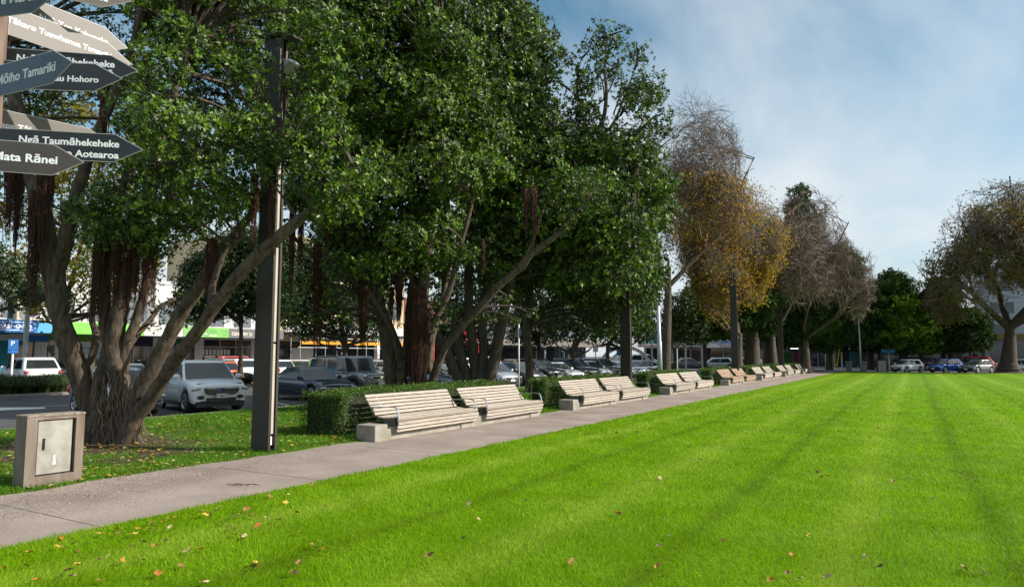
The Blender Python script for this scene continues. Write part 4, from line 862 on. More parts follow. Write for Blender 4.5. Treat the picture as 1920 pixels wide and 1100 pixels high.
street_tree(452, 706, 41, 'slim street tree behind the white SUV', [(330,590),(330,520),(400,440),(480,420),(560,450),(570,560),(520,600),(440,590),(380,600)], 170, M_far, 62, .15, (.5, .95), .14, .20)
street_tree(648, 700, 43, 'slim street tree in front of the yellow scaffold', [(530,600),(550,470),(600,400),(690,440),(740,560),(735,620),(690,650),(640,630),(600,640),(560,640)], 150, M_far, 63, .20, (.5, .95), .14, .22, per=4, bend=-2)
street_tree(-60, 705, 30, 'dark leafy tree reaching in behind the finger post', [(-160,480),(-60,420),(60,500),(140,540),(130,580),(60,588),(-20,590),(-120,600)], 50, M_far, 64, .2, (.35, .6), .13, .2)
for i, (px, D_, poly, lab) in enumerate(((1075, 52, [(1020,640),(1030,560),(1080,520),(1140,540),(1150,620),(1120,660),(1060,655)], 'dark street tree behind the black SUV'),
        (1010, 58, [(950,620),(970,560),(1020,540),(1060,580),(1050,650),(1000,650),(960,645)], 'dark street tree near the red shop sign'),
        (1140, 60, [(1100,640),(1110,560),(1170,540),(1220,560),(1240,620),(1200,650),(1150,655)], 'dark street tree beside the white arch'),
        (1268, 62, [(1232,630),(1245,560),(1290,540),(1330,570),(1330,640),(1290,650),(1250,645)], 'street tree beside the green shop sign'),
        (860, 50, [(800,600),(830,520),(900,500),(950,560),(940,640),(880,650),(820,645)], 'dark street tree behind the fan-stemmed evergreen'))):
    street_tree(px, 695, D_, lab, poly, 70, M_far, 70+i, .2, (.5, 1.0), .20, .34, per=4, minz=2.8)
# ================================================================ CARS
M_glass = mat('car_glass', (.018, .024, .026), .05, spec=.55); M_wscr = mat('windscreen_glass', (.028, .036, .038), .06, spec=.6, col2=(.05, .065, .065), nscale=1.6); M_tyre = mat('tyre_rubber', (.018, .018, .019), .85)
M_rim = mat('alloy_rim', (.55, .56, .58), .3, metal=.8); M_hub = mat('dark_metal', (.05, .05, .055), .6, metal=.4)  # bright spokes; dark metal for the rim dish and fog lamps
M_lamp = mat('headlamp_glass', (.52, .55, .57), .08, metal=.45, coat=1.); M_tail = mat('tail_lamp', (.42, .015, .012), .15, coat=1.)
M_trim = mat('black_trim', (.020, .021, .022), .5); M_chrome = mat('chrome', (.75, .76, .78), .12, metal=1.); M_plate = mat('plate_white', (.78, .79, .78), .45); M_ptext = mat('plate_black', (.02, .02, .02), .5)
M_orange = mat('indicator', (.7, .22, .03), .2)
PAINT = dict(white=((.82, .84, .86), .0), silver=((.46, .48, .50), .55), lightblue=((.34, .40, .46), .5), grey=((.20, .205, .21), .5), darkgrey=((.085, .088, .095), .45), black=((.012, .013, .016), .2),
             navy=((.010, .026, .055), .3), blue=((.012, .10, .42), .3), red=((.33, .016, .02), .2), green=((.03, .06, .055), .4), maroon=((.16, .02, .03), .3), palegold=((.40, .37, .32), .5), orange=((.5, .08, .02), .2))
def paint(n): c, me = PAINT[n]; return mat('paint_'+n, c, .24, metal=me, coat=1.)
KIND = dict(
 hatch=dict(L=3.9, W=1.69, H=1.52, belt=.93, hood=.93, nose=.70, fb=.82, ft=1.62, rt=.62, rb=.16, wr=.33, deck=.93, cp=.30),
 suv=dict(L=4.5, W=1.86, H=1.70, belt=1.06, hood=1.07, nose=.86, fb=1.05, ft=1.78, rt=.72, rb=.22, wr=.37, deck=1.05, cp=.42),
 sedan=dict(L=4.85, W=1.80, H=1.44, belt=.90, hood=.92, nose=.66, fb=1.30, ft=2.08, rt=1.55, rb=.78, wr=.33, deck=.98, cp=.34),
 wagon=dict(L=4.75, W=1.80, H=1.52, belt=.93, hood=.93, nose=.70, fb=1.15, ft=1.95, rt=.65, rb=.20, wr=.33, deck=.95, cp=.35),
 boxy=dict(L=4.8, W=1.92, H=1.90, belt=1.20, hood=1.17, nose=1.06, fb=1.35, ft=1.68, rt=.25, rb=.08, wr=.40, deck=1.18, cp=.15))
def ellips(c, r, n=10, m=7, rot=None):
    v = []; f = []
    for i in range(m+1):
        th = math.pi*i/m
        for j in range(n):
            a = 2*math.pi*j/n; p = Vector((r[0]*math.sin(th)*math.cos(a), r[1]*math.sin(th)*math.sin(a), r[2]*math.cos(th)))
            if rot is not None: p = rot@p
            v.append(p+Vector(c))
    for i in range(m):
        for j in range(n): f.append((i*n+j, (i+1)*n+j, (i+1)*n+(j+1) % n, i*n+(j+1) % n))
    return v, f
WHEEL = {}
def wheel(t, x, y, r, side):
    if r not in WHEEL:
        prof = [(r*.66, -.10), (r*.90, -.11), (r*.985, -.085), (r, -.05), (r, .05), (r*.985, .085), (r*.90, .11), (r*.66, .10)]; n = 28; mb = MB()
        v = [(math.cos(2*math.pi*j/n)*a, b, math.sin(2*math.pi*j/n)*a) for a, b in prof for j in range(n)]
        f = [(i*n+j, i*n+(j+1) % n, ((i+1) % 8)*n+(j+1) % n, ((i+1) % 8)*n+j) for i in range(8) for j in range(n)]
        mb.add(v, f); ty = mb.build('tyre', M_tyre, None, smooth=True)
        rm_ = MB(); rm_.disc((0, .05, 0), (0, 1, 0), r*.68, 24, mi=1, th=.02)
        for k in range(5):
            a = 2*math.pi*k/5
            for da in (-.13, .13):
                M = Matrix.Rotation(a+da, 4, 'Y'); rm_.box(r*.08, r*.66, .07, .092, -.022, .022, M=M)
        pts = [(math.cos(2*math.pi*j/24)*r*.64, .09, math.sin(2*math.pi*j/24)*r*.64, .022) for j in range(25)]; rm_.tube(pts, 5, cap=False); rm_.disc((0, .10, 0), (0, 1, 0), r*.14, 12, th=.05)
        ri = rm_.build('rim', [M_rim, M_hub], None, smooth=False); WHEEL[r] = (ty.data, ri.data); bpy.data.objects.remove(ty); bpy.data.objects.remove(ri)
    w = bpy.data.objects.new('wheel', None); COL.objects.link(w); w.parent = t; w.location = (x, y, r); w.rotation_euler = (0, 0, 0 if side > 0 else math.pi); w.empty_display_size = .1
    for nm, d in zip(('tyre', 'rim'), WHEEL[r]): o = bpy.data.objects.new(nm, d); COL.objects.link(o); o.parent = w
def make_car(kind, col, x, y, rz, label, plate='', cat='car', z=-.10, rails=False, grp=None, front='plain', sc=1.0, **ov):
    k = dict(KIND[kind]); k.update(ov); L, W_, H, wr = k['L'], k['W'], k['H'], k['wr']; hl = L/2; m = paint(col)
    t = thing('parked_car', (x, y, z), rz, label, cat, grp); t.scale = (sc, sc, sc)
    xfb, xft, xrt, xrb = hl-k['fb'], hl-k['ft'], -hl+k['rt'], -hl+k['rb']; sill = wr*.78; xw = (hl-.86, -hl+.80); ar = wr+.06
    def zt(q):
        if q >= xfb: u = (q-xfb)/(hl-xfb); return k['hood']+(k['nose']-k['hood'])*(u**1.9)
        if q >= xrb: u = (q-xrb)/(xfb-xrb); return k['deck']+(k['hood']-k['deck'])*u
        return k['deck']-.02*((xrb-q)/(xrb+hl+1e-6))
    def wd(q): e = max(0, (abs(q)-.60*hl)/(.40*hl)); return W_/2*(1-(.12 if q > 0 else .09)*e*e)
    def zb(q):
        b = sill
        for c in xw:
            d = abs(q-c)
            if d < ar: b = max(b, wr+math.sqrt(max(0, ar*ar-d*d))-.01)
        e = max(0, (abs(q)-.86*hl)/(.14*hl)); return b+.03*e
    xs = set(np.linspace(-hl+.12, hl-.12, 26).tolist())
    for c in xw:
        for a in np.linspace(0, math.pi, 13): xs.add(c+ar*math.cos(a))
    xs = sorted(q for q in xs if abs(q) <= hl-.1); prof = [(.90, 0), (.985, .08), (1.0, .40), (.992, .66), (.972, .86), (.93, .955), (.86, 1.0), (.55, 1.0), (0, 1.0)]
    crown_ = [0, 0, 0, 0, 0, 0, .0, .018, .028]; rings = []
    def ring(q, ws=1., top=0., bot=0., bulge=.14):
        w, a, b = wd(q)*ws, zb(q)+bot, zt(q)-top; e = max(0, (abs(q)-.72*hl)/(.28*hl)); out = []
        full = [(f_, h, c) for (f_, h), c in zip(prof, crown_)]
        pts = [(-f_, h, c) for f_, h, c in full]+[(f_, h, c) for f_, h, c in full[-2::-1]]
        for f_, h, c in pts: yy = f_*w; out.append((q-math.copysign(bulge*e*(f_**2), q), yy, a+(b-a)*h+c))
        return out
    seq = [(-hl, .90, .07, .10), (-hl+.03, .965, .025, .04), (-hl+.08, .99, .0, .01)]
    for q, s_, tp, bt_ in seq: rings.append(ring(q, s_, tp, bt_))
    for q in xs: rings.append(ring(q))
    for q, s_, tp, bt_ in [(hl-.07, .985, .012, .01), (hl-.025, .95, .05, .03), (hl, .86, .13, .08)]: rings.append(ring(q, s_, tp, bt_))
    b = MB(); n = len(rings[0]); b.add([p for r_ in rings for p in r_], [(i*n+j, (i+1)*n+j, (i+1)*n+j+1, i*n+j+1) for i in range(len(rings)-1) for j in range(n-1)])
    b.f.append(tuple(range(n-1, -1, -1))[::-1]); b.f.append(tuple((len(rings)-1)*n+j for j in range(n))[::-1]); b.m += [0, 0]
    # cabin shell
    wb, wr_ = W_/2*.925, W_/2*(.74 if kind != 'boxy' else .84); ur = k['hood']-.03
    def cab(u, ins=0.):
        xf = xfb+(xft-xfb)*u-ins; xr = xrb+(xrt-xrb)*u+ins; w = wb+(wr_-wb)*(u**1.25)-ins; z_ = ur+(H-.055-ur)*u; bl = .10*(1-.4*u)
        fr = [(xf-(bl*abs(s_)**2.4), s_*w, z_) for s_ in (-1, -.85, -.45, 0, .45, .85, 1)]; re = [(xr+(bl*.8*abs(s_)**2.4), s_*w, z_) for s_ in (1, .85, .45, 0, -.45, -.85, -1)]
        mid = lambda s_: [(xr+(xf-xr)*q, s_*w*(1+.012*math.sin(q*3.14)), z_) for q in (.75, .5, .25)]
        return fr+mid(1)+re+[(xr+(xf-xr)*q, -w*(1+.012*math.sin(q*3.14)), z_) for q in (.25, .5, .75)]
    lp = [cab(0), cab(.25), cab(.5), cab(.75), cab(.93), [(p[0], p[1], p[2]) for p in cab(1)]]
    e1 = [(p[0], p[1], H-.022) for p in cab(1, .035)]; e2 = [(p[0], p[1], H-.004) for p in cab(1, .10)]; e3 = [(p[0], p[1], H+.004) for p in cab(1, .30)]
    lp += [e1, e2, e3]; n = len(lp[0]); b.add([p for r_ in lp for p in r_], [(i*n+j, i*n+(j+1) % n, (i+1)*n+(j+1) % n, (i+1)*n+j) for i in range(len(lp)-1) for j in range(n)]+[tuple((len(lp)-1)*n+j for j in range(n))])
    if rails:
        for s_ in (-1, 1): b.tube(crom([(xft-.1, s_*(wr_-.05), H-.01, .018), (xft-.25, s_*(wr_-.05), H+.045, .018), (xrt+.3, s_*(wr_-.05), H+.045, .018), (xrt+.1, s_*(wr_-.05), H-.01, .018)], 3), 6)
    body = b.build('body', m, t, smooth=True)
    und = MB(); und.box(-hl+.25, hl-.25, -W_/2+.22, W_/2-.22, wr*.55, k['belt']-.1)
    for s_ in (-1, 1):
        und.box(xw[1]+ar*.9, xw[0]-ar*.9, s_*W_/2*.965-.02, s_*W_/2*.965+.02, wr*.58, sill+.03)
    und.box(hl-.42, hl-.11, -W_/2+.16, W_/2-.16, wr*.55, sill+.09); und.box(-hl+.1, -hl+.4, -W_/2+.14, W_/2-.14, wr*.6, sill+.09); und.build('underbody', M_trim, t)
    def win(name, fx, us, ys, out, mm=M_glass):
        v = []; 
        for u in us:
            for s_ in ys: v.append(fx(u, s_))
        a, c = len(us), len(ys); w_ = MB().add(v, [(i*c+j, i*c+j+1, (i+1)*c+j+1, (i+1)*c+j) for i in range(a-1) for j in range(c-1)]); return w_.build(name, mm, t, smooth=True)
    def wz(u): return ur+(H-.055-ur)*u
    def ww(u): return wb+(wr_-wb)*(u**1.25)
    def fx(u, s_): return (xfb+(xft-xfb)*u-.10*(1-.4*u)*abs(s_*.93)**2.4+.012, s_*.93*ww(u), wz(u)+.006)
    def rx(u, s_): return (xrb+(xrt-xrb)*u+.08*(1-.4*u)*abs(s_*.88)**2.4-.012, s_*.88*ww(u), wz(u)+.006)
    us = np.linspace(.05, .93, 5); ss = np.linspace(-1, 1, 9)
    win('windscreen', fx, us, ss, 0, M_wscr); win('rear_window', rx, np.linspace(.12, .88, 4), ss, 0)
    for s_ in (-1, 1):
        def seg(qa, qb, nm):
            def g_(u, q):
                xf = xfb+(xft-xfb)*u-.10*(1-.4*u)-.05; xr = xrb+(xrt-xrb)*u+.08+k['cp']*.55+(.0 if kind != 'sedan' else .05); qq = qa+(qb-qa)*q; xx = xr+(xf-xr)*qq
                tt = (xx-(xrb+(xrt-xrb)*u))/((xfb+(xft-xfb)*u)-(xrb+(xrt-xrb)*u)); return (xx, s_*(ww(u)*(1+.012*math.sin(tt*3.14))+.005), wz(u))
            return win(nm, g_, np.linspace(.08, .88, 4), np.linspace(0, 1, 5), 0)
        seg(.53, 1.0, 'side_window'); seg(0.02, .49, 'side_window')
        # door shut-lines, handles
        sl = MB()
        for q in (xfb-.28, (xfb+xrb)/2+.02, xrb+.55):
            sl.box(q-.004, q+.004, s_*W_/2*1.0-.004, s_*W_/2*1.0+.0015, sill+.12, k['belt']-.24)
        for q in ((xfb+xrb)/2+.2, xrb+.75): sl.bbox(q-.09, q+.09, s_*W_/2*.985-.012, s_*W_/2*.985+.014, k['belt']-.17, k['belt']-.145, .004)
        sl.build('door_trim', M_trim, t)
        R_ = Matrix.Rotation(s_*R(-34), 3, 'Z') @ Matrix.Rotation(R(-14), 3, 'Y')
        hz = k['nose']-.085; e = MB(); e.add(*ellips((hl-.20, s_*(W_/2*.80), hz), (.16, .19, .065) if kind != 'boxy' else (.10, .14, .10), 12, 8, R_)); e.build('headlight', M_lamp, t, smooth=True)
        e = MB(); e.add(*ellips((-hl+.14, s_*(W_/2*.84), k['belt']-.14), (.11, .13, .15 if kind in ('hatch', 'boxy', 'wagon') else .085), 10, 7)); e.build('tail_light', M_tail, t, smooth=True)
        e = MB(); e.add(*ellips((xfb-.32, s_*(W_/2+.085), k['belt']+.10), (.07, .12, .085), 10, 7)); e.box(xfb-.35, xfb-.29, s_*(W_/2-.10) if s_ > 0 else s_*(W_/2+.03), s_*(W_/2+.03) if s_ > 0 else s_*(W_/2-.10), k['belt']+.03, k['belt']+.07); e.build('mirror', m, t, smooth=True)
        wheel(t, xw[0], s_*(W_/2-.125), wr, s_); wheel(t, xw[1], s_*(W_/2-.125), wr, s_)
    gz = k['nose']-.12; gr = MB(); gw = .40 if kind != 'suv' else .50
    if front == 'wide':
        gr.prism([(-.56, gz+.05), (-.50, gz-.10), (-.38, gz-.15), (.38, gz-.15), (.50, gz-.10), (.56, gz+.05), (.50, gz+.075), (-.50, gz+.075)], 'x', hl-.10, hl-.012); G_ = gr.build('grille', M_trim, t)
        cb_ = MB()
        for zz_, w_ in ((gz+.030, .50), (gz-.055, .46), (gz-.125, .40), (gz+.066, .49)): cb_.bbox(hl-.02, hl+.006, -w_, w_, zz_-.013, zz_+.013, .005)
        cb_.build('chrome_bars', M_chrome, G_); lo_ = MB().disc((hl+.012, 0, gz-.01), (1, 0, 0), .062, 20, 1.9, 1, th=.012); lo_.build('badge_ring', M_chrome, G_)
        MB().disc((hl+.014, 0, gz-.01), (1, 0, 0), .050, 20, 2.0, 1, th=.012).build('oval_badge', mat('badge_blue', (.02, .05, .16), .2, coat=1), G_)
    elif front == 'vee':
        gr.prism([(-.40, gz+.05), (-.25, gz-.14), (.25, gz-.14), (.40, gz+.05)], 'x', hl-.10, hl+.004); G_ = gr.build('grille', M_trim, t); cb_ = MB()
        for s_ in (-1, 1): cb_.tube([(hl+.008, s_*.36, gz+.05, .022), (hl+.01, s_*.20, gz-.12, .03), (hl+.01, 0, gz-.13, .03)], 6)
        cb_.disc((hl+.02, 0, gz-.02), (1, 0, 0), .075, 16, th=.02); cb_.build('chrome_vee', M_chrome, G_)
    else:
        gr.bbox(hl-.08, hl-.002, -gw, gw, gz-.065, gz+.045, .02); G_ = gr.build('grille', M_trim, t)
        cb_ = MB(); cb_.bbox(hl-.006, hl+.004, -gw, gw, gz+.036, gz+.050, .003); cb_.disc((hl+.004, 0, gz), (1, 0, 0), .055, 14, 1.2, 1, th=.012)
        if front == 'teeth':
            for q in range(9): cb_.box(hl-.002, hl+.012, -gw+.05+q*.09, -gw+.08+q*.09, gz-.06, gz+.04)
        cb_.build('chrome_trim', M_chrome, G_)
    lz = sill+.13; it = MB(); it.prism([(-.48, lz+.05), (-.40, lz-.06), (.40, lz-.06), (.48, lz+.05), (.44, lz+.075), (-.44, lz+.075)], 'x', hl-.12, hl-.004)
    it.build('bumper_intake', M_trim, t)
    for s_ in (-1, 1):
        e = MB(); e.add(*ellips((hl-.115, s_*(W_/2-.30), lz+.09), (.06, .12, .065), 10, 7)); e.build('fog_lamp', M_hub, t, smooth=True)
    pz = (gz-.065+lz+.05)/2-.02
    pl = MB().bbox(hl-.01, hl+.012, -.18, .18, pz-.062, pz+.062, .004).build('number_plate', M_plate, t)
    pr_ = MB().bbox(-hl-.012, -hl+.01, -.18, .18, k['belt']-.34, k['belt']-.22, .004).build('number_plate', M_plate, t)
    if plate:
        text(plate, .105, pl, M_ptext, frame_m(Vector((hl+.0125, 0, pz-.036)), (0, 1, 0), (0, 0, 1)), ext=.001, bold=.012, align='CENTER', sx=.92)
    return t
CP = 'cars parked nose to the park'
def nose_to(px, kind, col, label, yaw=-15, X=-20.6, **kw):
    f_ = onX(px, 700, X); Lh = KIND[kind]['L']/2 if 'L' not in kw else kw['L']/2; a = R(yaw)
    return make_car(kind, col, f_.x-Lh*math.cos(a), f_.y-Lh*math.sin(a), a, label, grp=CP, **kw)
nose_to(268, 'hatch', 'lightblue', 'small silver-blue hatchback parked behind the many-stemmed trunk', -8, X=-21.0, plate='EZD562')
nose_to(417, 'suv', 'white', 'white SUV with chrome-barred grille and number plate, nose to the verge', -17, X=-20.2, sc=1.03, plate='LGM630', rails=True, front='wide')
nose_to(640, 'sedan', 'navy', 'dark blue sedan behind the left end of the first hedge', -12)
nose_to(716, 'boxy', 'grey', 'boxy grey four-wheel drive partly behind the bearded trunk', -10, X=-20.9)
c_ = nose_to(836, 'sedan', 'navy', 'dark blue sedan with a bonnet scoop, between the two big evergreens', -18, L=4.5)
MB().bbox(1.05, 1.40, -.22, .22, .86, .955, .03).build('bonnet_scoop', M_trim, c_)
nose_to(962, 'hatch', 'silver', 'silver hatchback beside the back of the diamond sign', -18, plate='FGS907')
nose_to(1010, 'hatch', 'darkgrey', 'dark grey hatchback behind the single-stemmed tree', -18)
nose_to(1050, 'suv', 'black', 'black SUV with a chrome vee grille behind the second hedge', -18, front='vee')
nose_to(1086, 'sedan', 'white', 'white sedan between two black SUVs', -18, L=4.6)
nose_to(1114, 'suv', 'black', 'black SUV with a toothed chrome grille behind the second hedge', -18, front='teeth')
nose_to(1139, 'hatch', 'white', 'white hatchback beyond the black SUVs', -18)
nose_to(1164, 'suv', 'darkgrey', 'dark grey SUV by the second lamp column', -18)
nose_to(1190, 'sedan', 'silver', 'silver sedan just beyond the second lamp column', -18)
nose_to(1212, 'sedan', 'lightblue', 'pale blue sedan low behind the third hedge', -18)
nose_to(1230, 'sedan', 'maroon', 'maroon sedan beside the steel pole', -18)
nose_to(1250, 'sedan', 'darkgrey', 'dark sedan past the steel pole, last of the row', -18)
def tail_to(px, kind, col, label, X=-39.9, yaw=172, **kw):
    f_ = onX(px, 690, X); Lh = KIND[kind]['L']/2; a = R(yaw)
    return make_car(kind, col, f_.x+Lh*math.cos(a), f_.y+Lh*math.sin(a), a, label, grp='cars parked along the shops', **kw)
tail_to(84, 'suv', 'white', 'white SUV seen from behind in front of the blue shop', z=.02)
tail_to(168, 'suv', 'black', 'black car between the stems of the big tree, by the lime green shop', z=.02)
tail_to(268, 'sedan', 'white', 'white sedan in front of the pale grey shopfront')
tail_to(332, 'hatch', 'navy', 'dark blue hatchback by the navy shopfront')
tail_to(388, 'boxy', 'red', 'red four-wheel drive behind the white SUV', X=-44, yaw=95)
tail_to(436, 'hatch', 'orange', 'orange-red hatchback beside the slim street tree')
tail_to(470, 'suv', 'white', 'white SUV half behind the first lamp column')
tail_to(541, 'hatch', 'white', 'white hatchback with red tail lights near the scaffold', z=.0)
tail_to(590, 'wagon', 'green', 'dark green wagon near the scaffold')
tail_to(630, 'sedan', 'white', 'white sedan behind the street tree at the scaffold')
tail_to(664, 'wagon', 'silver', 'silver wagon behind the boxy four-wheel drive')
tail_to(745, 'wagon', 'white', 'white wagon behind the bearded trunk')
tail_to(882, 'suv', 'white', 'white SUV behind the fan of dark stems')
tail_to(935, 'suv', 'white', 'white SUV beside the red shop sign', z=.05)
tail_to(985, 'wagon', 'palegold', 'pale gold wagon beside the single-stemmed tree')
def side_car(px, D_, kind, col, label, rz, **kw):
    p = at(px, 690, D_); return make_car(kind, col, p.x, p.y, R(rz), label, **kw)
side_car(1208, 72, 'suv', 'white', 'white SUV side-on above the pale blue sedan', 30, z=.3, grp='cars on the far corner')
side_car(1291, 92, 'sedan', 'darkgrey', 'dark grey car side-on behind the thin parking posts', 25, grp='cars on the far corner', sc=1.15)
side_car(1341, 92, 'wagon', 'silver', 'silver wagon side-on behind the forked street tree', 205, grp='cars on the far corner', sc=1.1)
side_car(1396, 95, 'wagon', 'silver', 'silver car half hidden by the third lamp column', 205, grp='cars on the far corner', sc=1.1)
side_car(1423, 97, 'sedan', 'white', 'white car by the blue-topped pole', 25, grp='cars on the far corner')
# cars beyond the lawn: noses to the grass
FG = 'cars parked beyond the lawn'
def far_car(px, y, kind, col, label, rz, **kw): p = onY(px, 690, y); return make_car(kind, col, p.x, p.y, R(rz), label, grp=FG, **kw)
far_car(1701, 92.2, 'hatch', 'white', 'sunlit white hatchback behind the conifer trunks', -128)
far_car(1773, 92.2, 'hatch', 'blue', 'bright blue hatchback beyond the lawn', -128, sc=1.05)
far_car(1833, 92.4, 'hatch', 'grey', 'grey hatchback beside the flared trunk', -128)
far_car(1715, 103.5, 'boxy', 'darkgrey', 'dark pickup on the street behind the white hatchback', 172, H=1.75)
far_car(1822, 103.5, 'wagon', 'red', 'red wagon driving past behind the grey hatchback', 178, sc=1.12, H=1.62)
far_car(1918, 100.5, 'hatch', 'silver', 'silver hatchback to the right of the flared trunk', 8)

# ================================================================ SHOPS
M_win = mat('shop_glass', (.020, .026, .030), .06, spec=.8); M_frame = mat('pale_frame', (.45, .40, .32), .5); M_alu = mat('aluminium', (.50, .51, .52), .4, metal=.5)
def bmat(n, c, **k): return mat(n, c, k.pop('rough', .8), noise=k.pop('noise', .12), nscale=k.pop('nscale', 1.2), **k)
M_wwall = bmat('white_render', (.58, .58, .58)); M_grey = bmat('grey_cladding', (.24, .24, .25)); M_cream = bmat('cream_render', (.60, .48, .30)); M_brick = bmat('red_brick', (.20, .065, .045), noise=.35, nscale=3)
M_dk = bmat('dark_render', (.045, .04, .038)); M_navy = bmat('navy_panel', (.012, .016, .05)); M_teal = bmat('teal_paint', (.02, .22, .30)); M_sky = bmat('sky_blue_fascia', (.10, .40, .72), noise=.05); M_roy = bmat('royal_blue', (.03, .16, .50))
M_lime = bmat('lime_fascia', (.22, .72, .10), noise=.04); M_lime2 = bmat('dark_lime', (.09, .22, .02)); M_grn = bmat('leaf_green_fascia', (.20, .46, .12), noise=.06); M_pale = bmat('pale_fascia', (.62, .60, .57), noise=.05); M_char = bmat('charcoal_fascia', (.15, .15, .16), noise=.08)
M_wtxt = mat('white_text', (.85, .86, .87), .5); M_gtxt = mat('grey_text', (.32, .31, .30), .6); M_post_w = mat('poster_paper', (.62, .62, .60), .7, col2=(.10, .10, .11), nscale=2.2, lo=.46, hi=.54, detail=3); M_post_r = mat('poster_red', (.62, .04, .05), .6, col2=(.75, .72, .70), nscale=3, lo=.5, hi=.56, detail=3)
FX = -48.5; WX = -52.3
def YX(v): return Matrix.Identity(4)
def tmat(x, y, z): return frame_m(Vector((x, y, z)), (0, 1, 0), (0, 0, 1))      # writing on a face that looks towards +X
def shop(name, y0, y1, label, wall, fas, H=7.6, zf=(3.28, 4.06), awn=True, nwin=3, glass=(.45, 2.55), sofm=None, door=True, upw=True, frame=M_alu, back=14, stall=None, upm=None):
    t = thing(name, (WX, y0, 0), 0, label, 'building'); o = (WX, y0, 0); W_ = y1-y0
    w = MB(); w.box(WX-back, WX, y0, y1, 3.2, H); w.box(WX-back, WX-.5, y0, y1, -.1, 3.2); w.box(WX-.5, WX, y0, y0+.35, -.1, 3.2); w.box(WX-.5, WX, y1-.35, y1, -.1, 3.2); w.build('wall', wall, t, off=o)
    MB().box(WX-.5, WX+.06, y0-.05 if False else y0, y1, H, H+.25).build('parapet', wall, t, off=o)
    MB().box(WX-.12, WX-.08, y0+.35, y1-.35, .0, 3.2).build('shop_window', M_win, t, off=o)
    f = MB(); n = max(2, int(W_/1.6)); f.box(WX-.08, WX-.02, y0+.35, y1-.35, glass[1], glass[1]+.07); f.box(WX-.08, WX-.02, y0+.35, y1-.35, 0, .30 if stall is None else stall)
    for i in range(n+1): yy = y0+.38+(W_-.76)*i/n; f.box(WX-.078, WX-.01, yy-.035, yy+.035, 0, 3.2)
    f.build('window_frames', frame, t, off=o)
    if awn:
        MB().box(WX, FX-.06, y0+.01, y1-.01, zf[0]+.02, zf[0]+.14).build('awning', sofm or M_wwall, t, off=o)
        MB().box(FX-.06, FX, y0+.004, y1-.004, zf[0], zf[1]).build('fascia', fas, t, off=o)
        st_ = MB()
        for i in range(max(1, int(W_/3.2))): yy = y0+1.4+i*3.2; st_.cyl((WX, yy+.6, H-1.4), (FX+.05-.3, yy, zf[1]-.3), .025, 6)
        st_.build('stay_rods', M_alu, t, off=o)
    if upw:
        for i in range(nwin):
            ya = y0+W_*(i+.18)/nwin; yb = y0+W_*(i+.82)/nwin; z0_ = 4.35 if upm is None else upm[0]; z1_ = 6.1 if upm is None else upm[1]
            wi = MB().box(WX, WX+.03, ya, yb, z0_, z1_).build('upper_window', M_winu, t, off=o)
            fr_ = MB(); fr_.box(WX, WX+.07, ya-.06, ya, z0_-.06, z1_+.06); fr_.box(WX, WX+.07, yb, yb+.06, z0_-.06, z1_+.06); fr_.box(WX, WX+.07, ya, yb, z1_, z1_+.06); fr_.box(WX, WX+.09, ya, yb, z0_-.06, z0_); fr_.box(WX+.03, WX+.05, (ya+yb)/2-.03, (ya+yb)/2+.03, z0_, z1_); fr_.build('frame', M_alu, wi)
    return t, o
M_winu = mat('upper_glass', (.16, .18, .20), .12, spec=.7)
def addp(t, o, name, m, *boxes):
    mb = MB()
    for bx in boxes: mb.box(*bx)
    return mb.build(name, m, t, off=o)
def sign(t, o, body, size, m, y, z, x=FX+.001, **k):
    return text(body, size, t, m, Matrix.Translation((-o[0], -o[1], -o[2])) @ tmat(x, y, z), **k)
t, o = shop('shop_building', 9.0, 24.4, 'shop with sky-blue awning and teal pillars at the end of the row', M_wwall, M_sky, sofm=bmat('teal_soffit', (.02, .16, .24)), frame=bmat('teal_frame', (.02, .20, .26)), nwin=5, glass=(.45, 2.75))
addp(t, o, 'fascia_band', M_roy, (FX, FX+.004, 19.2, 22.4, 3.30, 4.04)); addp(t, o, 'end_blade_sign', M_roy, (FX, FX+.02, 24.1, 24.4, 3.0, 4.5))
rr = MB(); 
for q in (3.42, 3.92): rr.box(FX+.004, FX+.012, 19.0, 22.0, q-.02, q+.02)
rr.tube([(FX+.01, 22.0+.25*math.sin(a), 3.67-.25*math.cos(a), .02) for a in np.linspace(0, math.pi, 9)], 5); rr.build('sign_outline', M_wtxt, t, off=o)
sign(t, o, 'easi-own', .52, M_wtxt, 22.05, 3.53, FX+.005, align='RIGHT', bold=.02)
addp(t, o, 'teal_pillar', M_teal, (WX, WX+.5, 21.6, 22.3, 0, 3.3)); addp(t, o, 'posters', M_post_w, (WX-.01, WX, 20.0, 21.4, 1.1, 2.6)); addp(t, o, 'sale_poster', M_post_r, (WX-.01, WX+.01, 20.1, 21.4, .3, 1.15)); addp(t, o, 'sale_poster', M_post_r, (WX-.01, WX+.01, 18.5, 19.6, .6, 2.3))
addp(t, o, 'white_poster', M_pale, (WX-.01, WX+.004, 21.0, 21.45, 1.3, 2.7))
addp(t, o, 'hanging_sign', M_roy, (WX+1.2, WX+1.3, 23.0, 24.3, 2.75, 3.2)); addp(t, o, 'hanging_sign', M_wwall, (WX+1.2, WX+1.3, 20.2, 22.9, 2.8, 3.2))
ac = thing('air_conditioner', (WX+.5, 23.0, 4.1), 0, 'cream twin-fan air conditioner standing on the sky-blue awning', 'air conditioner')
MB().bbox(-.4, .2, -.48, .48, 0, 1.75, .02).build('casing', bmat('ac_cream', (.55, .50, .42)), ac)
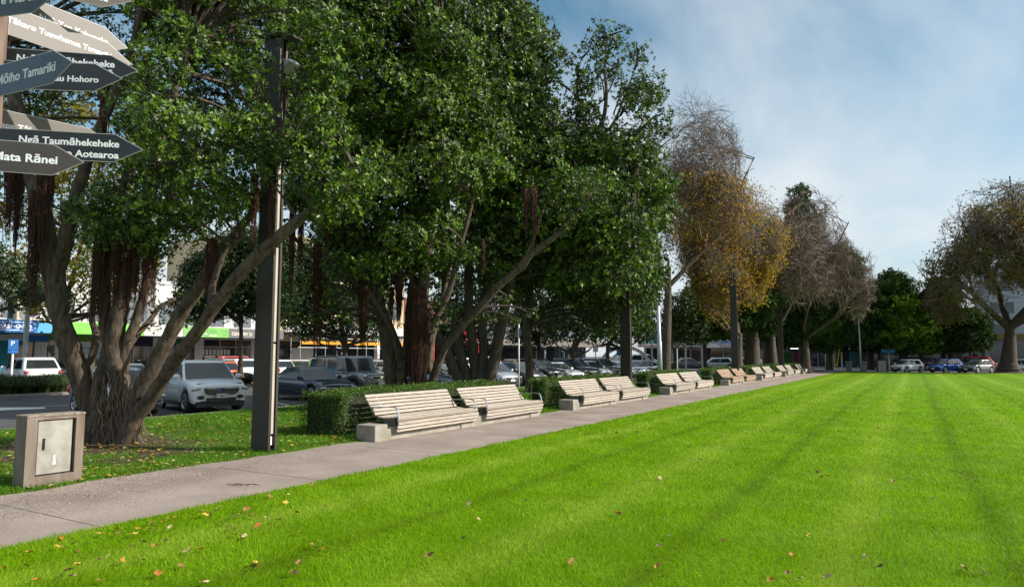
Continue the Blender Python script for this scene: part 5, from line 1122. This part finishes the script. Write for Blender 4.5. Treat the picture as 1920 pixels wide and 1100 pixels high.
for z_ in (.45, 1.3):
    fn = MB(); fn.disc((.22, 0, z_), (1, 0, 0), .34, 20, th=.03); fb_ = fn.build('fan_grille', bmat('ac_grille', (.22, .20, .17)), ac)
    q = MB()
    for k in range(5): q.tube([(.235, math.cos(a)*(.06+.06*k), z_+math.sin(a)*(.06+.06*k), .006) for a in np.linspace(0, 6.28, 17)], 3, cap=False)
    q.build('wire_rings', M_alu, fb_)
t, o = shop('shop_building', 24.42, 29.45, 'shop with lime-green awning and large window posters', M_wwall, M_lime, sofm=M_lime2, nwin=2)
sign(t, o, 'hi', .5, M_wtxt, 26.2, 3.5); addp(t, o, 'posters', M_post_w, (WX-.01, WX, 24.9, 26.6, .9, 2.6)); ps = addp(t, o, 'window_poster', bmat('poster_pale_blue', (.55, .60, .63)), (WX-.01, WX+.004, 26.7, 28.9, .7, 2.85))
M_btx = mat('poster_blue_text', (.05, .20, .45), .6)
for i, s_ in enumerate(('“The flexibility is', 'awesome, and', 'it’s affordable”')): sign(ps, o, s_, .27, M_btx, 27.8, 2.3-.36*i, WX+.005, align='CENTER', bold=.01)
hd_ = MB(); hd_.add(*ellips((WX+.01, 27.6, 1.05), (.01, .22, .26), 12, 8)); hd_.build('portrait', bmat('portrait_skin', (.35, .20, .14)), ps, off=None)
hd2 = [k for k in COL.objects if k.parent == ps and k.name.startswith('portrait')]; [setattr(k, 'location', (-o[0], -o[1], -o[2])) for k in hd2]
addp(t, o, 'green_panel', M_lime2, (WX-.3, WX+.05, 24.5, 29.3, 2.9, 3.25))
t, o = shop('shop_building', 29.47, 32.55, 'shop with pale grey sign beginning with The', M_grey, M_pale, nwin=1, sofm=bmat('purple_soffit', (.10, .03, .09)))
sign(t, o, 'The Common Room', .34, M_gtxt, 30.15, 3.52, bold=0.0); og = MB(); og.disc((FX+.004, 29.85, 3.66), (1, 0, 0), .11, 16, 1.7, 1, th=.006); og.build('oval_mark', M_gtxt, t, off=o)
addp(t, o, 'navy_panel', M_navy, (WX-.02, WX+.04, 30.6, 32.5, 2.55, 3.25)); addp(t, o, 'notice_case', M_pale, (WX, WX+.04, 29.6, 30.1, 1.2, 2.1))
t, o = shop('shop_building', 32.57, 36.65, 'shop with leaf-green sign and small white mountain mark', M_wwall, M_grn, nwin=2, sofm=M_navy, frame=M_frame)
sign(t, o, 'CEDA', .36, bmat('dark_green_text', (.08, .25, .12)), 34.6, 3.62, bold=.0); addp(t, o, 'mark', M_navy, (FX, FX+.01, 34.35, 34.75, 3.40, 3.46)); sign(t, o, 'Manawatū', .16, M_wtxt, 34.85, 3.38)
for i in range(2): sign(t, o, ('06 350 1830', 'ceda.nz')[i], .12, bmat('dark_green_text', (.08, .25, .12)), 36.5, 3.75-.24*i, align='RIGHT', bold=0)
addp(t, o, 'green_box_sign', bmat('deep_green', (.01, .12, .03)), (WX+1.0, WX+1.1, 33.4, 35.2, 2.75, 3.2)); addp(t, o, 'mark_peak', M_wtxt, (FX, FX+.006, 34.42, 34.66, 3.46, 3.54))
t, o = shop('shop_building', 36.67, 42.3, 'shop with charcoal sign and white capital letters behind the slim street tree', M_wwall, M_char, nwin=2, frame=M_frame, sofm=M_dk)
sign(t, o, 'CENTURY 21', .36, mat('cream_text', (.75, .68, .55), .5), 36.9, 3.5, bold=.02); sign(t, o, 'Realty', .14, mat('cream_text', (.75, .68, .55), .5), 39.3, 3.5, bold=0)
li = MB(); [li.box(WX, WX+.02, 36.9+.36*i, 37.15+.36*i, 1.9, 2.35) for i in range(8)]; li.build('window_cards', M_pale, t, off=o); addp(t, o, 'window_cards', M_post_w, (WX, WX+.02, 40.5, 41.2, .8, 2.0))
for i in range(3): pass
t, o = shop('office_building', 42.4, 63.5, 'cream upper-storey building with a white band behind the yellow scaffold', M_cream, M_wwall, H=13.5, zf=(3.95, 4.75), nwin=6, upm=(6.0, 8.2), glass=(.4, 3.0), frame=bmat('brown_frame', (.10, .085, .07)), sofm=M_dk)
for i in range(6): addp(t, o, 'upper_window', M_winu, (WX, WX+.03, 43.2+3.5*i, 45.3+3.5*i, 9.6, 11.8))
addp(t, o, 'white_panel', M_pale, (WX, WX+.05, 46.6, 49.4, .2, 2.6)); addp(t, o, 'pillar', M_pale, (FX-1.2, FX-.8, 55.6, 56.0, 0, 4.0)); addp(t, o, 'pillar', M_pale, (FX-1.2, FX-.8, 59.0, 59.4, 0, 4.0))
# scaffold
M_yel2 = mat('scaffold_yellow', (.75, .62, .02), .5); M_or2 = mat('scaffold_orange', (.80, .36, .02), .5, noise=.15, nscale=4); M_ordk = mat('faded_lettering', (.40, .17, .03), .6)
t = thing('scaffold', (-47.0, 42.5, 0), 0, 'silver scaffold with orange planks and yellow post sleeves', 'scaffold'); o = (-47.0, 42.5, 0)
ys_ = [42.9, 45.9, 48.6, 51.4, 54.0, 56.6, 59.4, 62.2]
for i, y in enumerate(ys_):
    for dx in (0, -1.2):
        p = MB().cyl((-47+dx, y, 0), (-47+dx, y, 3.75 if i % 2 else 3.5), .035, 8).build('post', M_alu, t, off=o); MB().cyl((-47+dx, y, .15), (-47+dx, y, 2.0), .085, 8).build('sleeve', M_yel2, p)
for z in (2.55, 3.42): MB().cyl((-46.96, 42.6, z), (-46.96, 62.5, z), .045, 6).build('rail', M_alu, t, off=o)
ob = MB()
for a, b_ in zip(ys_, ys_[1:]): ob.box(-46.92, -46.86, a+.06, b_-.06, 2.86, 3.14)
ob = ob.build('orange_plank', M_or2, t, off=o)
for a in ys_[:-1]:
    k = MB(); 
    for j in range(12):
        if j % 4 != 3: k.box(-46.86, -46.855, a+.5+j*.14, a+.6+j*.14, 2.95, 3.05)
    k.build('faded_print', M_ordk, ob, off=o)
t, o = shop('brick_shop', 63.6, 80, 'red brick shop with a small red gabled sign and white rail', M_brick, M_wwall, H=8.5, zf=(3.5, 3.75), nwin=4, frame=M_brick, sofm=M_dk)
pk = MB(); pk.prism([(68.0, 3.9), (74.0, 3.9), (74.0, 4.6), (72, 5.1), (70.0, 4.6), (68, 4.4)], 'x', FX-.2, FX); pk.build('red_sign', bmat('sign_red', (.45, .015, .015)), t, off=o); sign(t, o, 'Coffee', .6, mat('cream_text', (.75, .68, .55), .5), 70.2, 4.1)
for y in (64.5, 69, 74, 79): addp(t, o, 'red_post', bmat('sign_red', (.45, .015, .015)), (FX-.1, FX+.02, y, y+.12, 0, 3.5))
t, o = shop('arcade_building', 80.2, 116, 'long dark brown arcade building with grey beam beyond the street trees', bmat('brown_render', (.10, .06, .045)), bmat('grey_beam', (.17, .15, .13)), H=8, zf=(3.3, 4.1), nwin=8, frame=M_dk, sofm=M_dk)
# far side of the square: faces look back along the path
def far_shop(x0, x1, Yf, label, wall, fas, H=7, name='shop_building', zf=(3.3, 4.1), awn=3.2, lit=None, nf=None, upper=True):
    t = thing(name, (x0, Yf, 0), 0, label, 'building'); o = (x0, Yf, 0)
    w = MB(); w.box(x0, x1, Yf, Yf+14, 3.3, H); w.box(x0, x1, Yf+.5, Yf+14, -.1, 3.3); w.box(x0, x0+.4, Yf, Yf+.5, -.1, 3.3); w.box(x1-.4, x1, Yf, Yf+.5, -.1, 3.3); w.build('wall', wall, t, off=o)
    MB().box(x0+.4, x1-.4, Yf+.2, Yf+.24, 0, 3.3).build('shop_window', M_win, t, off=o)
    f = MB(); n = max(2, int((x1-x0)/2.2)); [f.box(x0+.4+(x1-x0-.8)*i/n-.05, x0+.4+(x1-x0-.8)*i/n+.05, Yf+.1, Yf+.2, 0, 3.3) for i in range(n+1)]; f.build('window_frames', M_alu if nf is None else nf, t, off=o)
    if awn:
        MB().box(x0+.01, x1-.01, Yf-awn+.06, Yf, zf[0]+.02, zf[0]+.15).build('awning', M_dk, t, off=o); MB().box(x0+.005, x1-.005, Yf-awn, Yf-awn+.06, zf[0], zf[1]).build('fascia', fas, t, off=o)
    if upper:
        n = max(1, int((x1-x0)/3.5))
        for lv in range(max(1, int((H-4.2)/3.2))):
            for i in range(n): a = x0+(x1-x0)*(i+.2)/n; b_ = x0+(x1-x0)*(i+.8)/n; MB().box(a, b_, Yf-.03, Yf, 4.8+3.2*lv, 6.4+3.2*lv).build('upper_window', M_winu, t, off=o)
    return t, o
def fsign(t, o, body, size, m, x, z, y, **k): return text(body, size, t, m, Matrix.Translation((-o[0], -o[1], 0)) @ frame_m(Vector((x, y, z)), (1, 0, 0), (0, 0, 1)), **k)
YF = 122
def fx_(px, Y=YF-3.2): return onY(px, 650, Y).x
M_gsign = bmat('sign_green', (.01, .16, .09)); M_strr = bmat('sign_stripe_red', (.50, .04, .05))
t, o = far_shop(fx_(1196), fx_(1252), YF, 'shop with green and white sign over a red stripe beside the steel pole', M_wwall, M_gsign, 8, zf=(3.6, 4.7)); addp(t, o, 'sign_stripes', M_wtxt, (fx_(1196), fx_(1251.5), YF-3.23, YF-3.2, 3.35, 3.9)); addp(t, o, 'red_stripe', M_strr, (fx_(1196), fx_(1251.5), YF-3.25, YF-3.23, 3.5, 3.68)); fsign(t, o, 'NELT', 1.05, M_wtxt, fx_(1203), 3.93, YF-3.22, space=1.6)
t, o = far_shop(fx_(1252.3), fx_(1318), YF, 'dark shop with large white capital letters, one letter red', M_dk, bmat('black_fascia', (.015, .015, .017)), 7.5, zf=(3.4, 4.6)); fsign(t, o, 'Q', 1.0, M_strr, fx_(1256), 3.8, YF-3.22); fsign(t, o, 'MANAA', .95, M_wtxt, fx_(1266), 3.75, YF-3.22, space=1.5); addp(t, o, 'white_line', M_wtxt, (fx_(1262), fx_(1317), YF-3.22, YF-3.2, 3.42, 3.55))
t, o = far_shop(fx_(1318.3), fx_(1402), YF, 'shop with a white rounded sign lettered in blue behind the forked tree', M_dk, M_pale, 7.2, zf=(3.2, 4.6)); fsign(t, o, 'comfort', 1.1, M_roy, fx_(1345), 3.75, YF-3.22); fsign(t, o, 'comfort', 1.1, M_roy, fx_(1378), 3.75, YF-3.22); fsign(t, o, 'furniture', .5, M_strr, fx_(1350), 3.3, YF-3.22)
t, o = far_shop(fx_(1402.3), fx_(1560), YF+3, 'low dark shop with a thin lit strip, behind the last benches', M_dk, bmat('black_fascia', (.015, .015, .017)), 6.5, awn=3); M_tube = mat('lit_tube', (.8, .9, .85), .5, emit=(.8, 1, .9, 1.2)); addp(t, o, 'strip_light', M_tube, (fx_(1476), fx_(1506), YF-.05, YF, 2.95, 3.1)); addp(t, o, 'red_window_panel', bmat('dark_red_panel', (.20, .01, .02)), (fx_(1478), fx_(1508), YF+3.05, YF+3.1, .5, 2.6)); addp(t, o, 'green_window_panel', bmat('dim_green', (.03, .10, .02)), (fx_(1452), fx_(1472), YF+3.05, YF+3.1, .4, 2.4))
t, o = far_shop(fx_(1560.3), fx_(1648), YF, 'dark glass-fronted shop with small white letters and a 7 on its fascia', M_dk, bmat('black_fascia', (.015, .015, .017)), 6.5, zf=(3.3, 4.7)); fsign(t, o, 'CTC 7 DAY', .78, M_wtxt, fx_(1584), 3.75, YF-3.22, space=1.15); addp(t, o, 'strip_light', M_tube, (fx_(1591), fx_(1609), YF-2.5, YF-2.4, 2.9, 3.05)); addp(t, o, 'teal_window', bmat('teal_window', (.03, .10, .10)), (fx_(1588), fx_(1612), YF+.1, YF+.15, .3, 2.7))
t, o = far_shop(fx_(1648.3), fx_(1800), YF, 'grey shop row with a dim awning behind the parked cars', bmat('mid_grey_render', (.10, .10, .105)), bmat('dim_fascia', (.08, .08, .085)), 7, zf=(3.0, 4.0))
t, o = far_shop(fx_(1800.3), fx_(1849), YF, 'grey two-storey shop left of the tall office block', bmat('mid_grey_render', (.10, .10, .105)), bmat('yellowish_fascia', (.40, .30, .03)), 8, zf=(4.2, 4.9))
t, o = far_shop(fx_(1849.3), fx_(2010), YF, 'tall pale office block with tall roof aerials behind the russet tree', bmat('office_pale', (.42, .45, .50)), bmat('dim_yellow_fascia', (.20, .15, .03)), 15, name='office_building', zf=(4.2, 4.9))
M_ant = mat('aerial_dark', (.05, .05, .06), .6)
for px_, h_ in ((1915, 4.2), (1910.5, 1.9), (1918, 1.6)): x_ = onY(px_, 650, YF+3).x; addp(t, o, 'aerial', M_ant, (x_-.08, x_+.08, YF+3, YF+3.2, 15.25, 24.6+h_))
# ================================================================ POLES, SIGNS, ODDS AND ENDS
M_gal = mat('galvanised_pole', (.40, .43, .45), .45, metal=.4, noise=.15, nscale=3); M_ltg = mat('white_post', (.70, .70, .68), .5); M_sback = mat('sign_back', (.16, .17, .18), .5, metal=.4); M_pblue = mat('parking_blue', (.03, .18, .55), .45)
p = on(973, 729); t = thing('road_sign', p, 0, 'back of a diamond warning sign on a white post, in the gap between hedges', 'road sign'); D = depth(p); hz = at(973, 624, D).z; top = at(973, 607, D).z
MB().cyl((0, 0, -.1), (0, 0, top), .038, 10).build('post', M_ltg, t, smooth=True); s_ = .40; M = Matrix.Translation((-.06, .02, hz)) @ Matrix.Rotation(R(-28), 4, 'Z'); d = MB(); d.add([M@Vector(v) for v in ((-s_, .012, 0), (0, .012, -s_), (s_, .012, 0), (0, .012, s_), (-s_, .018, 0), (0, .018, -s_), (s_, .018, 0), (0, .018, s_))], [(0, 1, 2, 3), (7, 6, 5, 4), (0, 4, 5, 1), (1, 5, 6, 2), (2, 6, 7, 3), (3, 7, 4, 0)]); d.build('sign_panel', M_sback, t)
p = Vector((-14.2, 43.0, 0)); t = thing('steel_pole', p, 0, 'tall galvanised steel pole rising behind the third hedge', 'lamp post'); MB().tube([(0, 0, -.1, .17), (0, 0, 2.7, .15), (-.0, 0, 2.75, .12), (-.1, 0, 7.5, .10)], 14).build('pole', M_gal, t, smooth=True)
p = at(1243, 690, 54); p.z = 0; t = thing('road_sign', p, 0, 'dark diamond sign back just beyond the tall steel pole', 'road sign'); MB().cyl((0, 0, -.1), (0, 0, 3.0), .04, 8).build('post', M_gal, t); M = Matrix.Translation((0, 0, 3.3)) @ Matrix.Rotation(R(30), 4, 'Z') @ Matrix.Rotation(R(45), 4, 'Y'); MB().box(-.36, .36, -.01, .01, -.36, .36, M=M).build('sign_panel', M_sback, t)
def ppost(px, X, h, label, kind='parking_post', m=M_ltg, r=.045, head=None, Dp=None, th=.04, grp=None, hw=.16, hh=.2):
    p = onX(px, 690, X) if Dp is None else at(px, 690, Dp); p.z = -.05; t = thing(kind, p, 0, label, 'post' if kind == 'parking_post' else 'sign', grp)
    MB().cyl((0, 0, 0), (0, 0, h), r, 8).build('post', m, t)
    if head: a = Matrix.Rotation(R(40), 4, 'Z'); MB().bbox(-.02, .02, -hw, hw, h-hh, h+hh*.8, .006, M=Matrix.Rotation(math.atan2(-p.y, -p.x), 4, 'Z') @ Matrix.Translation((.07, 0, 0))).build('sign_panel', head, t)
    return t, p
t, p = ppost(22, -39.3, 2.45, 'blue parking sign on a white post in front of the blue shop', 'parking_sign', head=M_pblue, hw=.21, hh=.28, r=.06)
A = Matrix.Rotation(math.atan2(-p.y, -p.x), 4, 'Z'); text('P', .34, t, M_wtxt, A@frame_m(Vector((.10, -.11, 2.36)), (0, 1, 0), (0, 0, 1)), bold=.02)
MB().bbox(-.02, .02, -.21, .21, 1.98, 2.14, .006, M=A@Matrix.Translation((.07, 0, 0))).build('lower_panel', M_pblue, t)
ppost(45, -45.6, 7.5, 'grey street lamp pole in front of the sky-blue awning', 'steel_pole', M_gal, .14)[0]
t = [k for k in COL.objects if k.name.startswith('steel_pole')][-1]
p = onX(59, 560, -45.6); tb = thing('banner', (p.x, p.y, 0), 0, 'purple and blue banner hanging beside the grey lamp pole', 'banner'); q0 = onX(52, 588, -45.6); q1 = onX(68, 560, -45.6)
MB().box(-.02, .02, q0.y-p.y, q1.y-p.y, 4.15, 5.6).build('cloth', bmat('banner_purple', (.16, .03, .30)), tb); MB().box(.02, .03, q0.y-p.y, q1.y-p.y, 5.0, 5.6).build('blue_top', M_roy, tb); text('mixx', .34, tb, M_wtxt, frame_m(Vector((.035, (q0.y+q1.y)/2-p.y+.12, 4.4)), (0, 0, 1), (0, -1, 0)))
ppost(641, -45.6, 7.2, 'grey pole carrying a purple banner at the scaffold', 'steel_pole', M_gal, .13); p = onX(652, 608, -45.6)
tb = thing('banner', (p.x, p.y, 0), 0, 'purple banner with a dark and pink pattern on the pole by the scaffold', 'banner'); MB().box(-.02, .02, -.75, .75, 4.05, 5.2).build('cloth', mat('banner_mauve', (.22, .12, .42), .7, col2=(.55, .35, .50), nscale=2.3, lo=.45, hi=.55), tb)
for i, (px, D_, h, hd, lab) in enumerate(((1006, 60, 3.0, M_ltg, 'white pay station post behind the black SUV'), (1022, 62, 2.9, M_ltg, 'leaning white post head above the black SUV'), (1058, 58, 2.5, M_ltg, 'white no-parking disc post over the white sedan'), (1067, 60, 2.6, None, 'thin pale post beside the disc post'),
        (1117, 60, 2.5, M_ltg, 'white capped post beside the arch foot'), (1161, 62, 2.2, M_pblue, 'blue-topped post under the white arch'), (1223, 66, 3.6, None, 'grey post left of the tall steel pole'), (1270, 60, 2.8, M_sback, 'grey signed post by the green shop sign'),
        (1286, 64, 4.6, None, 'tall thin brownish post in front of the dark grey car'), (1317, 66, 3.3, None, 'pale grey post in front of the silver wagon'), (1422, 80, 3.6, M_pblue, 'white post with blue cap near the white car'), (1549, 92, 4.0, None, 'thin grey post by the far flag'), (1579, 92, 4.4, None, 'thin pale post near the corner grass'), (1561, 92, 2.6, M_pblue, 'blue sign on a white post in front of the flag'))):
    ppost(px, 0, h, lab, 'parking_post', M_ltg if i not in (6, 8, 9) else M_gal, .05 if D_ < 61 else .09, hd, Dp=D_, hw=.22, hh=.3)
# white arch
p = at(1172, 690, 68); t = thing('white_arch', (p.x, p.y, 0), 0, 'white lettered arch above the parked cars beyond the hedges', 'arch'); mb = MB(); u = Vector((cY, sY, 0)); 
def arch(xc, half, h, w, a0, a1, n=20):
    v = []
    for i in range(n+1):
        a = math.pi*(a0+(a1-a0)*i/n); c, s_ = math.cos(a), math.sin(a)
        for r_ in (0, w): q = u*(xc-(half-r_)*c)+Vector((0, 0, (h-r_)*s_)); v += [q, q+Vector((-sY*.0+.0, 0, 0))+Vector((-u.y, u.x, 0))*.12]
    f = []
    for i in range(n): a = i*4; f += [(a, a+4, a+6, a+2), (a+1, a+3, a+7, a+5), (a, a+1, a+5, a+4), (a+2, a+6, a+7, a+3)]
    return v, f
mb.add(*arch(0, 2.9, 2.85, .34, 0, 1)); mb.add(*arch(1.2, 3.2, 2.7, .30, .05, .45)); mb.build('arch_band', M_ltg, t)
mk = MB()
for i in range(26):
    a = math.pi*(.12+.76*i/25); q = u*(-2.73*math.cos(a))+Vector((0, 0, 2.68*math.sin(a)))-Vector((-u.y, u.x, 0))*.01
    if i % 6 != 5: mk.disc(q, (u.y, -u.x, 0), .085, 5, th=.01)
mk.build('faded_print', M_sback, t)
# far furniture: bins, pillar, blade flag, blue sign, pole
def bin_(px, Y, label, w=.62, h=1.15, m=M_sback, m2=None):
    p = onY(px, 697, Y); t = thing('litter_bin', (p.x, p.y, 0), 0, label, 'bin'); MB().bbox(-w/2, w/2, -.3, .3, 0, h*.82, .03).build('body', m, t); MB().bbox(-w/2-.05, w/2+.05, -.34, .34, h*.92, h, .02).build('lid', M_gal, t); q = MB(); [q.box(sx*(w/2-.04)-.02, sx*(w/2-.04)+.02, -.25, .25, h*.8, h*.93) for sx in (-1, 1)]; q.build('bracket', M_sback, t)
bin_(1592, 89.5, 'grey litter bin with a flat lid on the plaza'); bin_(1621, 89.3, 'narrow grey bin beside the thin pole', .5, 1.1)
p = onY(1654.5, 697, 89.3); t = thing('service_cabinet', (p.x, p.y, 0), 0, 'square service cabinet with pale front and dark sides beyond the lawn', 'cabinet'); MB().bbox(-.62, .62, -.2, .2, 0, 1.28, .02).build('housing', M_post, t); MB().box(-.40, .42, -.215, -.2, .04, 1.26).build('door', bmat('pale_panel', (.32, .30, .28)), t)
p = onY(1614.5, 697, 88.2); t = thing('lamp_column', (p.x, p.y, 0), 0, 'thin light pole at the far end of the path', 'lamp post'); MB().tube([(0, 0, 0, .11), (0, 0, 3, .10), (-.08, 0, 8, .07)], 8).build('pole', M_gal, t, smooth=True); MB().bbox(-.9, .1, -.1, .1, 8, 8.12, .02).build('lamp_head', M_gal, t)
p = onY(1566, 697, 93); t = thing('blade_flag', (p.x, p.y, 0), 0, 'yellow and black blade flag at the corner of the park', 'flag')
fl = MB(); out = [(-.05, .6), (.25, .55), (.45, 1.6), (.62, 2.8), (.70, 3.6), (.55, 3.95), (.28, 3.9), (.12, 3.3), (.05, 2.0)]; fl.prism(out, 'y', -.01, .01); fl.build('cloth', mat('flag_yellow', (.75, .60, .03), .6), t); MB().prism([(.05, .8), (.18, .8), (.36, 1.7), (.50, 2.8), (.52, 3.2), (.28, 3.2), (.20, 2.8), (.12, 1.8)], 'y', -.016, -.011).build('black_print', M_trim, t); MB().disc((.42, -.014, 3.55), (0, -1, 0), .14, 10, th=.004).build('red_spot', M_post_r, t); MB().cyl((-.06, 0, 0), (-.06, 0, 3.4), .025, 6).build('mast', M_gal, t)
for px, Yb, lab in ((1668, 101, 'blue and white banner sign on posts by the far kerb'), (1667, 103, 'small blue sign high on a post beyond the service cabinet')):
    p = onY(px, 690, Yb); t = thing('road_sign', (p.x, p.y, 0), 0, lab, 'road sign'); hi_ = 'small' in lab; MB().cyl((0, 0, 0), (0, 0, 3.9 if hi_ else 2.9), .06, 8).build('post', M_ltg, t); MB().box(-.3 if hi_ else -.85, .3 if hi_ else .7, -.08, -.06, 3.4 if hi_ else 2.2, 4.0 if hi_ else 2.75).build('sign_panel', mat('sign_cyan', (.03, .32, .65), .5), t)
# ================================================================ PLANTED STRIP
M_tus = mat('tussock_blade', (.055, .095, .020), .55, col2=(.03, .055, .014), nscale=2, island=.45, trans=.15)
def tussock_mesh(seed, h, w, n):
    g = np.random.default_rng(seed); a = g.uniform(0, 6.28, n); r0 = .12*w*np.sqrt(g.random(n)); reach = w*.55*g.uniform(.3, 1.15, n); hh = h*g.uniform(.55, 1.05, n); bw = .013; d = np.stack([np.cos(a), np.sin(a), 0*a], 1); s = np.stack([-np.sin(a), np.cos(a), 0*a], 1)*bw; z = np.array([0, 0, 1.])
    p0 = d*r0[:, None]; p1 = d*(r0+reach*.35)[:, None]+z*(hh*.75)[:, None]; p2 = d*(r0+reach*.75)[:, None]+z*hh[:, None]; p3 = d*(r0+reach*1.05)[:, None]+z*(hh*.72)[:, None]
    Q = np.concatenate([np.stack([p0-s, p0+s, p1+s, p1-s], 1), np.stack([p1-s, p1+s, p2+s*.8, p2-s*.8], 1), np.stack([p2-s*.8, p2+s*.8, p3+s*.1, p3-s*.1], 1)]); o = quads('grass_tussock', Q.reshape(-1, 3), M_tus); me = o.data; bpy.data.objects.remove(o); return me
TM = [tussock_mesh(200+i, 1.05, 1.6, 420) for i in range(4)]
rg = random.Random(9); pxs = list(range(-15, 128, 7))+list(range(196, 250, 10))+list(range(426, 470, 7))+list(range(528, 566, 7))+list(range(700, 1000, 16))
for i, px in enumerate(pxs):
    p = onX(px+rg.uniform(-2, 2), 700, -37.4+rg.uniform(-.5, .5)); o = bpy.data.objects.new('grass_tussock', rg.choice(TM)); COL.objects.link(o); o.location = (p.x, p.y, -.02); o.rotation_euler = (0, 0, rg.uniform(0, 6)); s_ = rg.uniform(.65, .92) if px < 300 else rg.uniform(.55, .75); o.scale = (s_, s_, s_)
    tag(o, 'dark green strappy grass tussock planted in the kerbed strip before the shops', 'plant', 'grass tussocks in the planted strip')
# ================================================================ PEOPLE
M_skin = mat('skin', (.45, .26, .18), .6); M_hair = mat('brown_hair', (.05, .03, .02), .8); M_jean = mat('dark_trousers', (.03, .035, .05), .8)
def person(loc, rz, top_m, label, leg_m=M_jean, bend=0.):
    t = thing('person', loc, rz, label, 'person'); me = bpy.data.meshes.new('body')
    V = [((0,0,.95),.15),((0,0,1.15),.14),((0,0,1.38),.165),((0,0,1.50),.06),((.02,0,1.58),.075),((.02,0,1.68),.095),((0,.18,1.40),.065),((.05,.26,1.15),.048),((.20,.24,.98),.036),((0,-.18,1.40),.065),((-.04,-.26,1.15),.048),((.10,-.27,.93),.036),
         ((0,.10,.85),.10),((.12,.11,.50),.065),((.02,.11,.10),.045),((.16,.12,.04),.04),((0,-.10,.85),.10),((-.06,-.11,.50),.065),((-.24,-.11,.14),.045),((-.12,-.12,.04),.04)]
    E_ = [(0,1),(1,2),(2,3),(3,4),(4,5),(2,6),(6,7),(7,8),(2,9),(9,10),(10,11),(0,12),(12,13),(13,14),(14,15),(0,16),(16,17),(17,18),(18,19)]
    me.from_pydata([v for v, r in V], E_, []); o = link('body', me, M_skin, t); sk = o.modifiers.new('skin', 'SKIN'); sk.use_smooth_shade = True
    for i, (v, r) in enumerate(V): me.skin_vertices[0].data[i].radius = (r*(1.0), r)
    me.skin_vertices[0].data[0].use_root = True; o.modifiers.new('sub', 'SUBSURF').render_levels = 2
    def cloth(name, idx, infl, mm):
        m2 = bpy.data.meshes.new(name); ids = sorted({i for e_ in idx for i in e_}); mp_ = {a: k for k, a in enumerate(ids)}; m2.from_pydata([V[i][0] for i in ids], [(mp_[a], mp_[b]) for a, b in idx], []); c = link(name, m2, mm, t); s2 = c.modifiers.new('skin', 'SKIN'); s2.use_smooth_shade = True
        for k, i in enumerate(ids): r = V[i][1]*infl; m2.skin_vertices[0].data[k].radius = (r, r)
        m2.skin_vertices[0].data[0].use_root = True; c.modifiers.new('sub', 'SUBSURF').render_levels = 2
    cloth('top', [(0,1),(1,2),(2,6),(6,7),(2,9),(9,10),(7,8),(10,11)], 1.17, top_m); cloth('trousers', [(0,12),(12,13),(13,14),(0,16),(16,17),(17,18)], 1.2, leg_m)
    h = MB(); h.add(*ellips((-.005, 0, 1.72), (.115, .10, .105), 12, 8)); h.build('hair', M_hair, t, smooth=True); f = MB(); f.add(*ellips((.12, 0, 1.66), (.02, .016, .022), 8, 6)); f.build('nose', M_skin, t, smooth=True)
p = at(405, 690, 43.5); person((p.x, p.y, -.02), R(150), mat('red_jumper', (.42, .05, .03), .8), 'person in a red top standing beyond the white SUV'); p = at(648, 690, 50); person((p.x, p.y, .03), R(60), mat('pale_shirt', (.45, .50, .58), .8), 'person in a pale blue-grey top walking near the scaffold')
p = at(1512, 690, 88); person((p.x, p.y, 0), R(60), mat('teal_coat', (.01, .25, .35), .8), 'person in a teal coat near the last bench', mat('teal_coat', (.01, .25, .35), .8))
